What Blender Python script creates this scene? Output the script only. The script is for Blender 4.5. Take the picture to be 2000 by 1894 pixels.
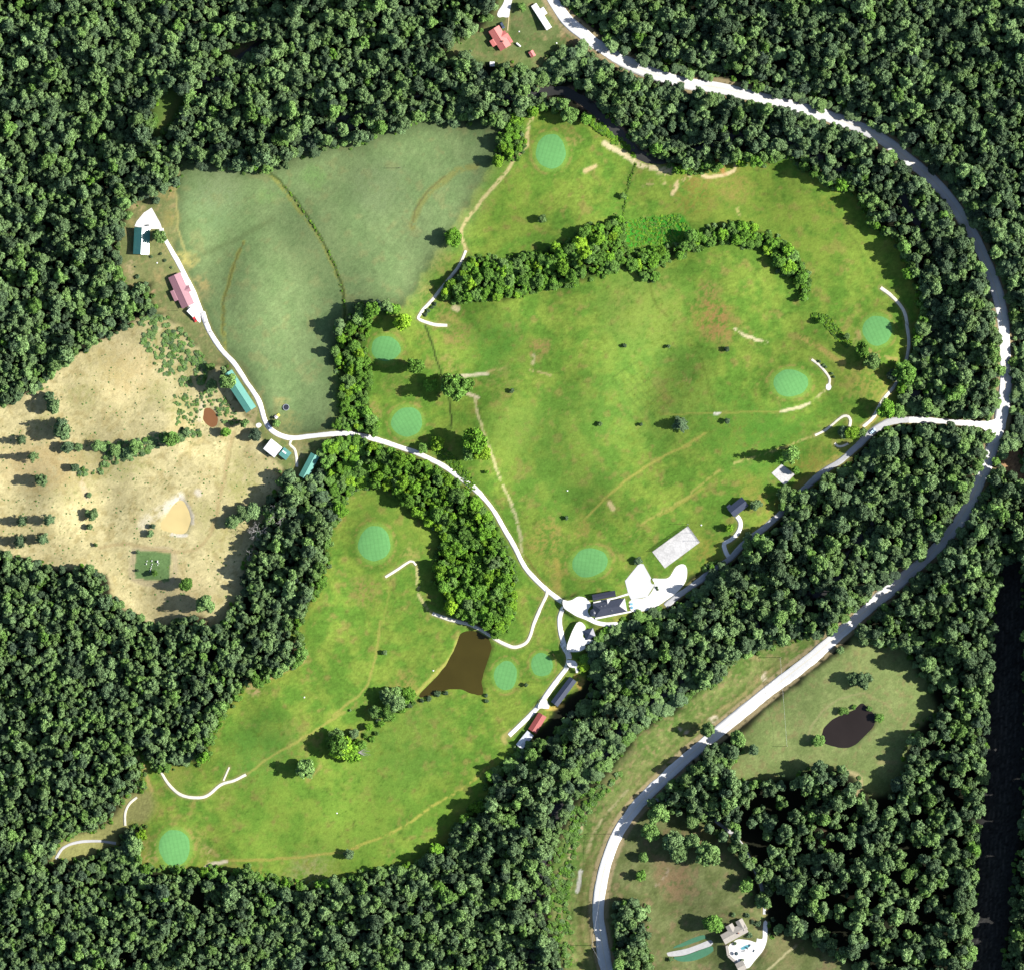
import bpy, math, random
import numpy as np

# ------------------------------------------------------------------ scene, camera, light
for o in list(bpy.data.objects):
    bpy.data.objects.remove(o)
SC = bpy.context.scene
COL = SC.collection
S = 0.35                      # metres for one photograph pixel (2000 x 1894)
CAM_H = 5000.0
cam = bpy.data.cameras.new('camera'); cam.sensor_fit = 'HORIZONTAL'; cam.sensor_width = 36
cam.lens = 36 * CAM_H / (2000 * S); cam.clip_start = 10; cam.clip_end = 20000
cam_o = bpy.data.objects.new('camera', cam); COL.objects.link(cam_o)
cam_o.location = (0, 0, CAM_H); SC.camera = cam_o
SUN_EL = math.radians(36)
w = bpy.data.worlds.new('World'); SC.world = w; w.use_nodes = True
nt = w.node_tree; bg = nt.nodes['Background']
sky = nt.nodes.new('ShaderNodeTexSky'); sky.sky_type = 'NISHITA'; sky.sun_disc = False
sky.sun_elevation = SUN_EL; sky.sun_rotation = math.radians(90)
nt.links.new(sky.outputs[0], bg.inputs[0]); bg.inputs[1].default_value = 0.075
sl = bpy.data.lights.new('sun', 'SUN'); sl.energy = 5.0; sl.angle = math.radians(0.5); sl.color = (1.0, 0.965, 0.91)
sun = bpy.data.objects.new('sun', sl); COL.objects.link(sun)
sun.rotation_euler = (0, math.pi / 2 - SUN_EL, 0)      # light comes from +X (image right)
sun.location = (400, 0, 300)
SC.view_settings.view_transform = 'Standard'; SC.view_settings.look = 'None'
SC.view_settings.exposure = 1.0; SC.view_settings.gamma = 1.0; SC.view_settings.use_curve_mapping = False
SC.render.engine = 'CYCLES'
SC.render.resolution_x = 1024; SC.render.resolution_y = 969
SC.cycles.max_bounces = 3; SC.cycles.diffuse_bounces = 1; SC.cycles.glossy_bounces = 2

rng = np.random.default_rng(7); random.seed(7)
KX = 1.9                      # display value of a sunlit flat surface divided by its albedo

# ------------------------------------------------------------------ coordinates
TL = dict(A=(0,0,2.83),B=(650,0,2.83),C=(1300,0,2.83),D=(0,600,2.83),E=(650,600,2.83),F=(1300,600,2.83),
          G=(0,1234,2.83),H=(650,1234,2.83),I=(1300,1234,2.83),J=(1080,1080,7.075),K=(1240,960,8.254),
          L=(1480,780,6.603),M=(1480,560,6.19),N=(780,560,11.0),Q=(1280,1760,7.619),R=(230,960,9.876),
          S=(1080,1620,6.844),U=(890,0,8.613),V=(230,370,6.47),W=(400,700,7.504),X=(960,1290,8.158),Z=(0,0,1.0))
def pts(s):
    t = 'Z'; out = []
    for tok in s.split():
        if tok in TL: t = tok; continue
        ox, oy, k = TL[t]; a, b = tok.split(',')
        out.append((ox + float(a) / k, oy + float(b) / k))
    return np.array(out)
def pt(s): return pts(s)[0]
def wx(p): p = np.asarray(p, float); return np.stack([(p[..., 0] - 1000) * S, (947 - p[..., 1]) * S], -1)
def lin(c):
    c = np.asarray(c, float) / 255
    return np.where(c <= .04045, c / 12.92, ((c + .055) / 1.055) ** 2.4)
def D(*c): return lin(c) / KX            # albedo that shows as sRGB c in full sun on level ground

# ------------------------------------------------------------------ rasters (ground cover and relief), 3 px cells
CELL = 3.0; X0, Y0, X1, Y1 = -90, -90, 2091, 1986
NX = int((X1 - X0) / CELL) + 1; NY = int((Y1 - Y0) / CELL) + 1
gx = X0 + CELL * np.arange(NX); gy = Y0 + CELL * np.arange(NY)
GX, GY = np.meshgrid(gx, gy)
def spec_noise(scale_px, seed, rough=2.2, aniso=(1, 1), ang=0):
    r = np.random.default_rng(seed); f = np.fft.rfft2(r.standard_normal((NY, NX)))
    ky = np.fft.fftfreq(NY)[:, None] / CELL; kx = np.fft.rfftfreq(NX)[None, :] / CELL
    c, s_ = math.cos(ang), math.sin(ang)
    a = (kx * c + ky * s_) * aniso[0]; b = (-kx * s_ + ky * c) * aniso[1]
    k = np.sqrt(a * a + b * b) * scale_px
    n = np.fft.irfft2(f / (1 + k ** rough), (NY, NX)); n -= n.mean()
    return n / n.std()
def blur(m, px):
    if px <= 0: return m.astype(float)
    ky = np.fft.fftfreq(NY)[:, None] / CELL; kx = np.fft.rfftfreq(NX)[None, :] / CELL
    g = np.exp(-2 * (math.pi * px) ** 2 * (kx * kx + ky * ky))
    return np.clip(np.fft.irfft2(np.fft.rfft2(m.astype(float)) * g, (NY, NX)), 0, 1)
WOBX = spec_noise(40, 1) ; WOBY = spec_noise(40, 2)
def inpoly(px, py, poly):
    r = np.zeros(px.shape, bool); n = len(poly)
    for i in range(n):
        x1, y1 = poly[i]; x2, y2 = poly[(i + 1) % n]
        if y1 == y2: continue
        c = (py >= min(y1, y2)) & (py < max(y1, y2))
        r ^= c & (px < (x2 - x1) * (py - y1) / (y2 - y1) + x1)
    return r
def pmask(poly, wob=2.0):
    if isinstance(poly, str): poly = pts(poly)
    m = np.zeros((NY, NX), bool)
    a = int(max(0, (poly[:, 0].min() - 15 - X0) // CELL)); b = int(min(NX, (poly[:, 0].max() + 15 - X0) // CELL + 2))
    c = int(max(0, (poly[:, 1].min() - 15 - Y0) // CELL)); d = int(min(NY, (poly[:, 1].max() + 15 - Y0) // CELL + 2))
    sl_ = np.s_[c:d, a:b]
    m[sl_] = inpoly(GX[sl_] + wob * WOBX[sl_], GY[sl_] + wob * WOBY[sl_], poly)
    return m
def spline(p, step=6.0):
    p = np.asarray(p, float); out = []
    for i in range(len(p) - 1):
        p0 = p[max(i - 1, 0)]; p1 = p[i]; p2 = p[i + 1]; p3 = p[min(i + 2, len(p) - 1)]
        n = max(2, int(np.hypot(*(p2 - p1)) / step))
        for t in np.linspace(0, 1, n, endpoint=False):
            out.append(.5 * ((2 * p1) + (-p0 + p2) * t + (2 * p0 - 5 * p1 + 4 * p2 - p3) * t * t + (-p0 + 3 * p1 - 3 * p2 + p3) * t ** 3))
    out.append(p[-1]); return np.array(out)
def dist_line(line, pad=40, wob=0):
    """distance in px from every raster point to a polyline (large outside its padded box)"""
    d = np.full((NY, NX), 1e3)
    for i in range(len(line) - 1):
        p, q = line[i], line[i + 1]
        a = int(max(0, (min(p[0], q[0]) - pad - X0) // CELL)); b = int(min(NX, (max(p[0], q[0]) + pad - X0) // CELL + 2))
        c = int(max(0, (min(p[1], q[1]) - pad - Y0) // CELL)); e = int(min(NY, (max(p[1], q[1]) + pad - Y0) // CELL + 2))
        if a >= b or c >= e: continue
        s_ = np.s_[c:e, a:b]; X = GX[s_] + wob * WOBX[s_]; Y = GY[s_] + wob * WOBY[s_]
        v = q - p; L2 = max(v @ v, 1e-6); t = np.clip(((X - p[0]) * v[0] + (Y - p[1]) * v[1]) / L2, 0, 1)
        d[s_] = np.minimum(d[s_], np.hypot(X - p[0] - t * v[0], Y - p[1] - t * v[1]))
    return d
NF = spec_noise(3, 11, 1.2); NM = spec_noise(14, 12); NL = spec_noise(60, 13); NL2 = spec_noise(90, 14); NM2 = spec_noise(22, 15)
NS = spec_noise(10, 16, 2.0, (1, .12), math.radians(-20))
cc = np.zeros((NY, NX, 3)); cc[:] = D(40, 42, 28); MOW = np.zeros((NY, NX))
REG = np.zeros((NY, NX), int); FOREST = np.ones((NY, NX), bool)
def sm(x, a, b): t = np.clip((x - a) / (b - a), 0, 1); return t * t * (3 - 2 * t)
def mix(alpha, col):
    global cc
    col = np.asarray(col, float)
    cc = cc * (1 - alpha[..., None]) + alpha[..., None] * (col if col.ndim == 3 else col[None, None])
def field(c1, c2, c3, seed, s1=60, f3=1.3):
    a = spec_noise(s1, seed); b = spec_noise(s1 * .5, seed + 1)
    o = np.zeros((NY, NX, 3)); t = sm(a, -1.2, 1.4)[..., None]
    o[:] = D(*c1); o = o * (1 - t) + D(*c2) * t
    u = (sm(b, f3 - .9, f3 + .9) * .75)[..., None]
    return o * (1 - u) + D(*c3) * u
def region(rid, poly, col, soft=3.0, wob=2.0, opens=True, mow=0.0):
    m = pmask(poly, wob)
    if rid is not None: REG[m] = rid
    if opens: FOREST[m] = False
    a = blur(m, soft); mix(a, col)
    if mow is not None: MOW[:] = MOW * (1 - a) + mow * a
    return m
def stroke(s, wpx, col, alpha=.8, soft=1.2, br=0.0, seed=0, wob=.8):
    l = spline(pts(s)); d = dist_line(l, wpx + 12, wob)
    a = (1 - sm(d, wpx / 2 - soft * .5, wpx / 2 + soft * 1.6)) * alpha
    if br: a *= sm(NF * .6 + NM2 * .7, -1.2 + br * 2, .2 + br * 2)
    mix(a, D(*col))
def blob(s, r, col, alpha=.7, ry=None, br=.5):
    p = pt(s); ry = ry or r
    d = np.hypot((GX + 5 * WOBX - p[0]) / r, (GY + 5 * WOBY - p[1]) / ry)
    a = (1 - sm(d, .35, 1.15)) * alpha * sm(NM * .7 + NF * .5, -1.6 + br, .6 + br)
    mix(a, D(*col))

# ------------------------------------------------------------------ ground cover
ROADC = pts('Z 1062,-40 B 1215,0 1290,110 1370,180 1450,243 1560,312 1700,380 1850,432 C 130,462 300,487 500,535 700,585 900,645 1090,715 1240,805 1350,892 1460,982 1560,1092 1650,1222 1730,1362 1800,1532 1845,1682 1868,1830 F 1878,250 1880,400 1872,520 1848,655 1800,800 1740,950 1660,1110 1560,1260 1420,1405 1260,1545 1100,1680 960,1800 I 860,95 700,222 500,382 320,530 130,680 H 1830,812 1695,945 1590,1085 1522,1240 1480,1400 1468,1560 1485,1700 1518,1868 Z 1203,1950')
NS2 = spec_noise(8, 17, 2.0, (1, .1), math.radians(35)); NS3 = spec_noise(16, 18, 2.0, (1, .08), math.radians(-12))
FAIR = field((107, 149, 54), (139, 165, 66), (156, 150, 80), 21, 60, 1.4)
FAIR = FAIR * (1 + .06 * NM + .06 * NF + .05 * NS2 + .05 * NS3)[..., None]
GOLF = pts('B 1080,620 1170,606 1240,616 1300,636 1400,656 1440,676 1530,740 1660,820 1690,870 1760,900 1830,890 1900,920 C 30,950 150,945 290,925 400,900 480,900 560,895 620,860 700,865 760,950 860,980 900,1030 1000,1030 1060,1080 1110,1170 1180,1280 1270,1320 1310,1400 1330,1500 1370,1580 1410,1660 1420,1868 F 1380,100 1370,220 1345,300 1320,340 1290,430 1310,520 1260,590 1140,650 1110,710 1000,830 900,910 780,1010 700,1030 630,1090 610,1150 530,1240 400,1310 340,1390 180,1460 100,1530 0,1650 E 1800,1660 1560,1750 1500,1800 H 1430,0 1390,150 1400,230 1340,330 1220,410 1190,490 1070,610 980,700 880,770 860,840 870,910 770,990 690,1070 650,1140 570,1210 490,1260 360,1310 150,1330 0,1400 G 1900,1340 1750,1400 1650,1400 1500,1360 1350,1315 1150,1315 1000,1305 860,1325 780,1290 760,1220 790,1130 800,1070 700,1080 690,1000 740,930 810,900 790,800 740,690 730,650 790,680 850,770 920,770 990,720 1130,715 1160,600 1200,490 1300,360 1370,290 1520,240 1650,170 1690,100 1680,60 1640,20 D 1560,1868 1640,1760 1700,1660 1780,1500 1800,1350 1840,1240 1880,1130 1900,1050 1975,965 E 120,960 0,740 0,400 80,40 B 60,1800 400,1690 560,1430 880,900 930,760 950,690 1040,640')
HAY = pts('A 1000,865 1090,865 1110,905 1180,912 1270,925 1400,950 1470,940 1530,920 1600,900 1700,845 1800,815 1980,795 B 0,810 130,785 300,735 450,690 600,690 720,665 900,695 945,690 935,760 895,800 885,900 850,960 780,1080 720,1200 650,1350 560,1430 500,1530 430,1650 400,1690 200,1680 130,1700 60,1800 E 30,100 10,300 20,500 40,690 D 1720,690 1600,712 1510,690 1450,540 1400,440 1300,330 1220,240 1130,100 1090,0 A 1100,1660 1050,1540 1000,1470 950,1380 990,1290 985,1180 970,1050 985,950')
gm = region(2, GOLF, FAIR, 4, 2.5, mow=.35)
mix(sm(blur(~gm, 16), .06, .42) * gm * sm(NM2 + .4 * NF, -1.3, .9) * .6, D(158, 162, 72))
# light and dark drifts of turf
for s, r, c, a in [('E 1750,450',150,(120,160,72),.35),('E 1000,640',70,(138,165,72),.5),('E 900,200',80,(96,150,58),.5),('B 1700,1700',110,(150,172,80),.5),
                   ('F 600,780',100,(92,152,56),.5),('F 400,660',90,(96,150,54),.5),('E 1300,800',160,(98,136,56),.4),('C 800,1300',120,(128,152,58),.4),
                   ('C 400,1150',100,(128,148,58),.45),('B 1000,1100',90,(122,152,56),.4),('G 1500,1000',130,(124,160,60),.45),('H 200,900',110,(136,172,66),.5),('H 100,1100',90,(146,180,70),.6),
                   ('G 1450,650',90,(100,150,62),.5),('H 400,600',120,(112,150,64),.4),('E 300,1250',90,(126,142,58),.4),('H 650,1000',90,(120,150,54),.4),('G 1800,1250',60,(124,150,62),.5)]:
    blob(s, r, c, a, br=-.4)
# worn, dry and bare patches
for s, r, c, a in [('E 1140,230',26,(168,140,88),.75),('E 690,160',30,(160,140,84),.7),('E 1180,1290',46,(172,152,82),.75),('E 1380,1230',26,(176,150,84),.6),
                   ('E 180,1570',36,(158,134,84),.75),('C 240,1640',36,(172,142,88),.75),('C 270,1770',42,(176,140,86),.75),('F 260,60',46,(178,142,86),.7),('F 300,150',30,(170,138,84),.6),
                   ('E 1240,1450',24,(170,160,76),.7),('F 460,1000',34,(158,148,72),.6),('F 560,1080',26,(176,150,82),.7),('F 200,1350',36,(164,150,72),.7),('F 900,850',60,(150,146,70),.6),
                   ('F 1150,420',50,(168,158,82),.75),('F 1050,380',40,(160,158,78),.7),('F 780,920',40,(160,146,72),.7),('C 380,1020',40,(166,146,82),.6),('C 200,1000',30,(172,140,84),.6),('C 180,1110',50,(140,132,60),.5),
                   ('C 900,1130',30,(150,150,66),.6),('G 825,1200',34,(200,176,116),.9),('G 1090,1150',28,(176,168,92),.8),('G 1150,1220',20,(190,170,110),.7),('G 840,960',30,(176,168,92),.6),('G 980,800',40,(158,166,82),.6),('G 1260,930',14,(170,160,90),.6),
                   ('G 1700,1340',56,(166,160,112),.6),('G 1650,560',40,(150,152,78),.5),('G 1640,130',24,(180,160,102),.7),('G 1400,310',16,(206,176,128),.8),('H 380,290',34,(168,160,82),.7),('E 640,50',24,(182,160,96),.6),('B 600,1450',34,(166,160,84),.75),('B 520,1620',24,(176,166,92),.7),
                   ('B 1310,780',18,(180,158,92),.7),('B 1350,800',14,(190,165,105),.6),('B 1180,680',40,(140,150,62),.6),('E 640,340',34,(170,152,92),.6),('E 520,180',24,(162,150,78),.6),('E 220,580',20,(172,150,92),.7),('E 330,420',26,(150,140,80),.5),('E 380,700',14,(190,165,110),.7),
                   ('E 1840,500',26,(158,132,78),.5),('E 1940,410',10,(176,150,96),.6),('E 950,420',40,(150,134,82),.45),('B 1950,1080',50,(140,126,60),.5),('H 350,330',30,(172,160,92),.6),('H 150,560',20,(182,164,104),.6),('E 1230,1560',20,(176,166,80),.6),('E 620,780',14,(190,150,100),.6),('F 1060,170',14,(206,184,120),.8),('E 430,1360',20,(180,170,96),.7)]:
    blob(s, r, c, a)
HAYC = field((128, 154, 98), (138, 161, 105), (148, 158, 103), 31, 80, 1.3) * (1 + .05 * NM + .04 * NF)[..., None]
region(1, HAY, HAYC, 20, 3.0, mow=1.0)
for s, r, c, a in [('A 1740,980',26,(126,172,90),.4),('A 1480,1090',26,(126,172,92),.35),('A 1180,1130',70,(130,158,110),.4),('A 1200,1000',60,(138,148,108),.35),('A 1750,1400',90,(136,152,100),.45),('B 250,1050',70,(132,150,106),.5),('A 1100,1600',34,(168,160,108),.6),('A 1040,1440',18,(190,180,110),.7),
                   ('D 1550,520',16,(176,170,110),.8),('D 1620,620',20,(160,158,100),.6),('D 1430,480',14,(160,150,100),.6),('D 1550,680',40,(160,160,100),.5)]:
    blob(s, r, c, a, br=-.3)
PASC = field((212, 200, 146), (228, 215, 160), (194, 178, 122), 41, 50, 1.0)
SPECK = sm(spec_noise(4, 43, 1.6), .9, 1.9) * sm(NL * .5 + NM * .6, -1.2, .8)
PASC = PASC * (1 + .06 * NF + .05 * NM)[..., None]
PASC = PASC * (1 - .55 * SPECK[..., None]) + D(112, 118, 66) * (.55 * SPECK[..., None])
region(3, 'D -260,580 0,555 140,490 240,430 300,340 420,265 520,195 640,135 780,60 870,30 960,60 1010,130 1080,200 1150,300 1200,320 1240,400 1350,570 1400,640 1450,700 1470,760 1520,850 1560,880 1530,950 1570,1010 1470,1070 1460,1200 1420,1300 1360,1420 1350,1480 1380,1560 1310,1620 1270,1720 1150,1780 1130,1710 1050,1710 880,1760 760,1720 680,1650 600,1580 600,1490 480,1440 350,1440 240,1430 140,1390 0,1360 -260,1330', PASC, 2.5, 3)
for s, r, a in (('D 450,480', 40, .5), ('D 620,330', 46, .4), ('D 850,480', 40, .5), ('D 1000,560', 34, .6), ('D 900,170', 60, .6), ('D 1050,330', 50, .6), ('D 500,860', 60, .5), ('D 700,840', 50, .6), ('D 1330,920', 60, .45), ('D 1250,1250', 60, .4), ('D 1350,1000', 40, .5), ('D 1120,1130', 30, .4), ('D 350,1000', 50, .3), ('D 1250,1650', 40, .4), ('D 250,640', 30, .4)): blob(s, r, (158, 160, 92), a, br=.1)
blob('D 250,880', 110, (206, 176, 122), .5, 60, -.4); blob('D 700,350', 70, (212, 186, 132), .45, br=-.3); blob('D 1000,1600', 70, (206, 182, 134), .4, br=-.3)
YARD = field((128, 140, 84), (146, 150, 96), (176, 160, 110), 51, 30, 1.2) * (1 + .07 * NF)[..., None]
region(4, 'A 730,1130 800,1100 830,1055 890,1045 960,1030 990,1100 985,1180 990,1290 950,1380 1000,1470 1050,1540 1100,1660 1175,1868 D 1130,100 1220,240 1240,330 1180,310 1150,300 1080,200 1010,130 960,60 900,30 A 860,1730 810,1620 850,1560 780,1580 690,1570 660,1540 660,1440 640,1340 690,1250 720,1180', YARD, 3)
for s, r, c, a in [('A 770,1150',16,(206,186,132),.8),('A 930,1060',18,(196,170,112),.8),('A 720,1250',14,(186,170,112),.7),('A 950,1200',24,(172,160,96),.7),('A 1000,1420',16,(206,196,116),.8),('A 710,1480',12,(206,186,140),.7),('A 700,1560',12,(206,176,130),.8),('A 830,1610',8,(206,166,130),.8),('A 880,1540',16,(186,166,110),.7),('A 1120,1560',18,(186,170,110),.7),('A 920,1800',20,(160,150,96),.6)]:
    blob(s, r, c, a, br=0)
region(5, 'D 1240,330 1300,330 1400,440 1460,610 1500,690 1600,730 1780,710 1860,725 1770,790 1780,860 1710,970 1640,960 1560,900 1470,760 1450,700 1350,570', YARD * np.array([.92, 1, .9]), 3)
blob('D 1400,600', 16, (206, 186, 140), .8, br=0); blob('D 1640,790', 18, (206, 196, 150), .6, br=0); blob('D 1640,760', 14, (166, 150, 96), .6, br=0)
LAWN = field((108, 130, 72), (128, 142, 86), (152, 140, 96), 61, 34, 1.2) * (1 + .07 * NF)[..., None]
region(6, 'B 900,-300 905,0 900,60 840,130 760,190 640,250 600,335 720,325 860,350 880,370 1000,365 1060,390 1150,400 1195,350 1205,300 1320,262 1400,262 1430,235 1300,140 1210,40 1170,-30 1000,-300', LAWN, 3)
for s, r, c, a in [('B 1280,170',12,(206,180,132),.9),('B 1320,220',18,(176,140,104),.8),('B 1250,100',14,(176,160,104),.7),('B 1170,220',10,(200,176,128),.8),('B 1180,60',14,(170,156,100),.6),('B 960,330',30,(150,142,90),.5),('B 1060,280',24,(120,140,80),.5)]:
    blob(s, r, c, a, br=0)
VERG = field((104, 134, 62), (136, 150, 84), (168, 154, 106), 71, 30, .9) * (1 + .10 * NF + .08 * NM)[..., None]
region(7, 'I 940,0 720,30 600,70 480,100 350,180 250,290 150,340 60,430 H 1980,420 1800,490 1700,560 1640,640 1560,740 1480,830 1400,900 1330,990 1290,1080 1240,1200 1220,1300 1240,1400 1210,1500 1220,1620 1260,1750 1280,1900 1290,2200 1500,2200 1480,1868 1430,1700 1430,1500 1460,1300 1540,1130 1640,960 1830,770 I 100,640 450,370 900,30', VERG, 4)
VM = REG == 7; FOREST[(blur(VM, 8) > .10) & (GX < 1370)] = False
stroke('H 1400,960 1370,1080 1330,1180 1290,1280', 9, (226, 206, 160), .85, 2, .15); stroke('H 1630,870 1560,950 1480,1050 1440,1130 1400,1210', 4, (210, 196, 150), .8, 1.5, .2)
stroke('H 1370,1320 1362,1370 1352,1435', 6, (250, 245, 240), 1, .8); stroke('I 590,200 470,300 350,400 200,500 100,560', 5, (182, 160, 110), .7, 2, .2); stroke('H 1660,650 1560,760 1420,930 1330,1150', 5, (128, 128, 84), .6, 2.5)
for o_, c_, a_ in ((20, (120, 112, 70), .5), (27, (150, 144, 92), .5), (35, (98, 110, 56), .45), (44, (142, 146, 88), .45)):
    q_ = ROADC[36:54]; t_ = np.gradient(q_, axis=0); t_ /= np.hypot(*t_.T)[:, None]; q_ = q_ + np.c_[-t_[:, 1], t_[:, 0]] * o_; q_ = q_[(q_[:, 0] < 1560) & (q_[:, 1] > 1250)]
    stroke('Z ' + ' '.join('%.1f,%.1f' % tuple(v_) for v_ in q_), 3.5, c_, a_, 2, 0.0)
stroke('H 1420,1250 1380,1400 1370,1600 1370,1868', 10, (112, 104, 62), .5, 3, .1); stroke('H 1300,1500 1310,1700 1330,1868', 5, (150, 140, 92), .5, 3, .1)
for s in ('I 270,490', 'I 560,260', 'I 100,525'): blob(s, 7, (235, 220, 190), .9, br=-.2)
MEAD = field((132, 150, 88), (149, 163, 100), (148, 142, 94), 81, 40, 1.3) * (1 + .07 * NF)[..., None]
region(8, 'I 960,110 1050,20 1150,60 1330,90 1390,220 1470,260 1480,360 1500,440 1400,520 1330,640 1320,800 1250,880 1150,920 1100,890 1040,790 960,755 800,745 720,800 600,815 500,830 370,830 350,720 430,640 380,590 600,400 800,240', MEAD, 4)
stroke('I 780,600 800,530 860,440 940,380 1040,345 1100,340', 2.5, (176, 170, 120), .6); stroke('I 1080,310 1070,180 1070,90', 2.5, (170, 170, 104), .5); stroke('I 1120,350 1220,400 1260,460', 3, (170, 160, 110), .5)
stroke('I 1000,770 1060,790 1080,830 1060,890', 8, (206, 190, 140), .8, 2); stroke('I 1180,720 1270,715', 6, (170, 160, 110), .7, 2)
ESTL = field((106, 118, 68), (128, 136, 86), (148, 132, 96), 91, 50, 1.1) * (1 + .07 * NF + .05 * NS)[..., None]
region(9, 'Z 1206,1640 1235,1590 1262,1576 1330,1585 1380,1610 1420,1640 1450,1680 1470,1730 1485,1775 1500,1800 1505,1830 1560,1822 1625,1862 1690,1900 1700,1986 1205,1986 1190,1894 1180,1800 1188,1720', ESTL, 4, mow=.6)
for s, r, c, a in [('H 1850,1330',40,(156,132,98),.7),('I 60,1400',36,(160,132,98),.7),('I 20,950',20,(150,132,84),.6),('I 240,1100',20,(150,140,84),.6),('I 640,1790',40,(140,132,90),.6)]: blob(s, r, c, a, br=-.2)
stroke('H 1855,1310 1830,1360 1790,1400', 4, (190, 175, 150), .6, 1.5, .1); stroke('I 560,1868 660,1780 720,1730', 2.5, (206, 196, 150), .7)
stroke('I 880,1160 870,1120 830,1160', 14, (150, 122, 96), .6, 4)
region(10, 'Z 1958,1100 2003,1092 2004,1500 1992,1640 1976,1770 1960,1894 1955,1986 1884,1986 1888,1894 1905,1700 1920,1500 1930,1300 1942,1160', (1 + .25 * NF)[..., None] * D(58, 58, 56), 3)  # dark bare ground, its colour also deepened to carry the tree shade
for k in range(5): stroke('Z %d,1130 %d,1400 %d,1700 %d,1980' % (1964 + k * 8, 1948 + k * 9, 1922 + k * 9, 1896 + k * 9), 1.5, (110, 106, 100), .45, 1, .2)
region(11, 'B 1620,1225 1760,1200 1920,1178 1960,1230 1985,1290 1940,1335 1860,1350 1760,1350 1640,1375 1615,1300', (1 + .1 * NF)[..., None] * D(72, 158, 46), 2)
CEM = (1 + .06 * NF)[..., None] * D(116, 148, 90)
stroke('R 330,1110 1030,1150 1000,1740 310,1690 330,1110', 9, (206, 190, 150), .7, 2)
region(12, 'R 350,1125 1025,1165 990,1725 325,1680', CEM, 1.2, .4)
region(13, 'F 1850,760 1950,770 2000,900 2080,960 2080,1040 1960,970 1890,930 1840,900', (1 + .2 * NF)[..., None] * D(190, 152, 112), 3, 4)
region(None, 'A 860,560 960,480 1010,500 1060,560 960,680 900,760 850,800 830,740', D(104, 132, 60), 6, mow=None); region(None, 'A 1170,320 1300,250 1440,200 1470,250 1340,310 1200,340', D(128, 122, 80), 4, mow=None)
region(None, 'A 820,1000 850,820 900,720 960,640 1010,520 990,520 930,620 870,720 800,900', D(120, 132, 70), 3, mow=None)
region(None, 'G 285,1280 300,1180 400,1110 540,1100 590,1050 650,1020 660,960 690,910 760,880 850,880 820,1060 720,1060 700,1090 660,1195 560,1225 400,1260', (1 + .1 * NF)[..., None] * D(160, 160, 98), 5, mow=None)
# wooded ground that interrupts the open ground
def woods(s):
    m = pmask(s, 1.5); FOREST[m] = True; mix(blur(m, 4) * .85, D(40, 46, 26)); return m
COPSE = woods('E -40,740 60,728 160,722 250,765 340,795 430,812 500,862 610,905 690,975 770,1035 840,1115 890,1205 915,1300 960,1360 990,1450 1000,1600 990,1700 970,1790 900,1815 860,1795 740,1735 670,1700 640,1620 560,1520 550,1480 580,1400 590,1330 610,1240 560,1200 460,1130 380,1050 300,990 120,980 60,1020 0,1100')
HEDGE1 = woods('B 650,1520 740,1450 850,1425 940,1445 1080,1415 1150,1395 1230,1365 1330,1345 1400,1260 1500,1240 1560,1205 1610,1215 1610,1380 1640,1430 1700,1390 1760,1370 1860,1375 1980,1340 C 60,1350 130,1305 200,1290 250,1270 340,1240 450,1250 560,1290 640,1350 700,1400 750,1480 790,1540 780,1650 760,1670 735,1600 700,1540 640,1480 580,1400 520,1360 440,1350 350,1340 230,1340 150,1370 120,1400 0,1430 B 1900,1400 1850,1430 1780,1470 1780,1560 1750,1560 1700,1500 1640,1470 1550,1490 1440,1530 1300,1570 1180,1580 1000,1640 960,1670 900,1640 790,1640 700,1660 620,1650 600,1600')
HEDGE2 = woods('E 30,150 100,90 160,40 230,10 230,60 185,120 170,200 160,260 205,330 205,420 185,500 195,590 255,650 225,690 130,690 40,680 20,620 60,550 40,450 70,380 15,300 15,220')
HEDGE3 = woods('B 900,640 960,590 1040,570 1050,640 1030,700 1050,800 1050,850 980,880 900,860 920,800 950,740 940,690')
HEDGE4 = woods('B 1060,560 1200,560 1300,600 1400,620 1440,680 1420,690 1330,650 1240,615 1130,600')
GROVE = woods('G 640,1110 720,1085 800,1070 800,1120 760,1220 780,1290 860,1320 800,1400 500,1400 480,1260 560,1200 640,1180')
for s in ('G 780,690 990,715 1130,712 1160,600 1050,560 950,640', 'H 1560,1490 1650,1480 1740,1520 1730,1700 1750,1868 1760,2000 1580,2000 1560,1700'): woods(s)
# green collars, sand, trails
GREENS = [('B 1205,840',30,33,0),('E 293,230',28,25,0),('E 410,635',30,29,0),('E 1420,1410',36,27,-14),('E 230,1305',31,35,0),('F 690,420',35,26,0),('F 1170,130',28,30,0),('H 955,240',23,28,8),('H 1155,180',21,23,0),('G 965,1190',31,35,0)]
for s, rx, ry, an in GREENS:
    p = pt(s); a = math.radians(an)
    u = (GX - p[0]) * math.cos(a) + (GY - p[1]) * math.sin(a); v = -(GX - p[0]) * math.sin(a) + (GY - p[1]) * math.cos(a)
    d = np.hypot(u / rx, v / ry)
    mix((1 - sm(d, 1.05, 1.30)) * .75, D(134, 178, 78)); mix(np.exp(-((d - 1.50) / .14) ** 2) * .4, D(88, 132, 46)); mix(np.exp(-((d - 1.34) / .09) ** 2) * sm(NM, -.6, 1.2) * .6, D(176, 152, 92))
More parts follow.
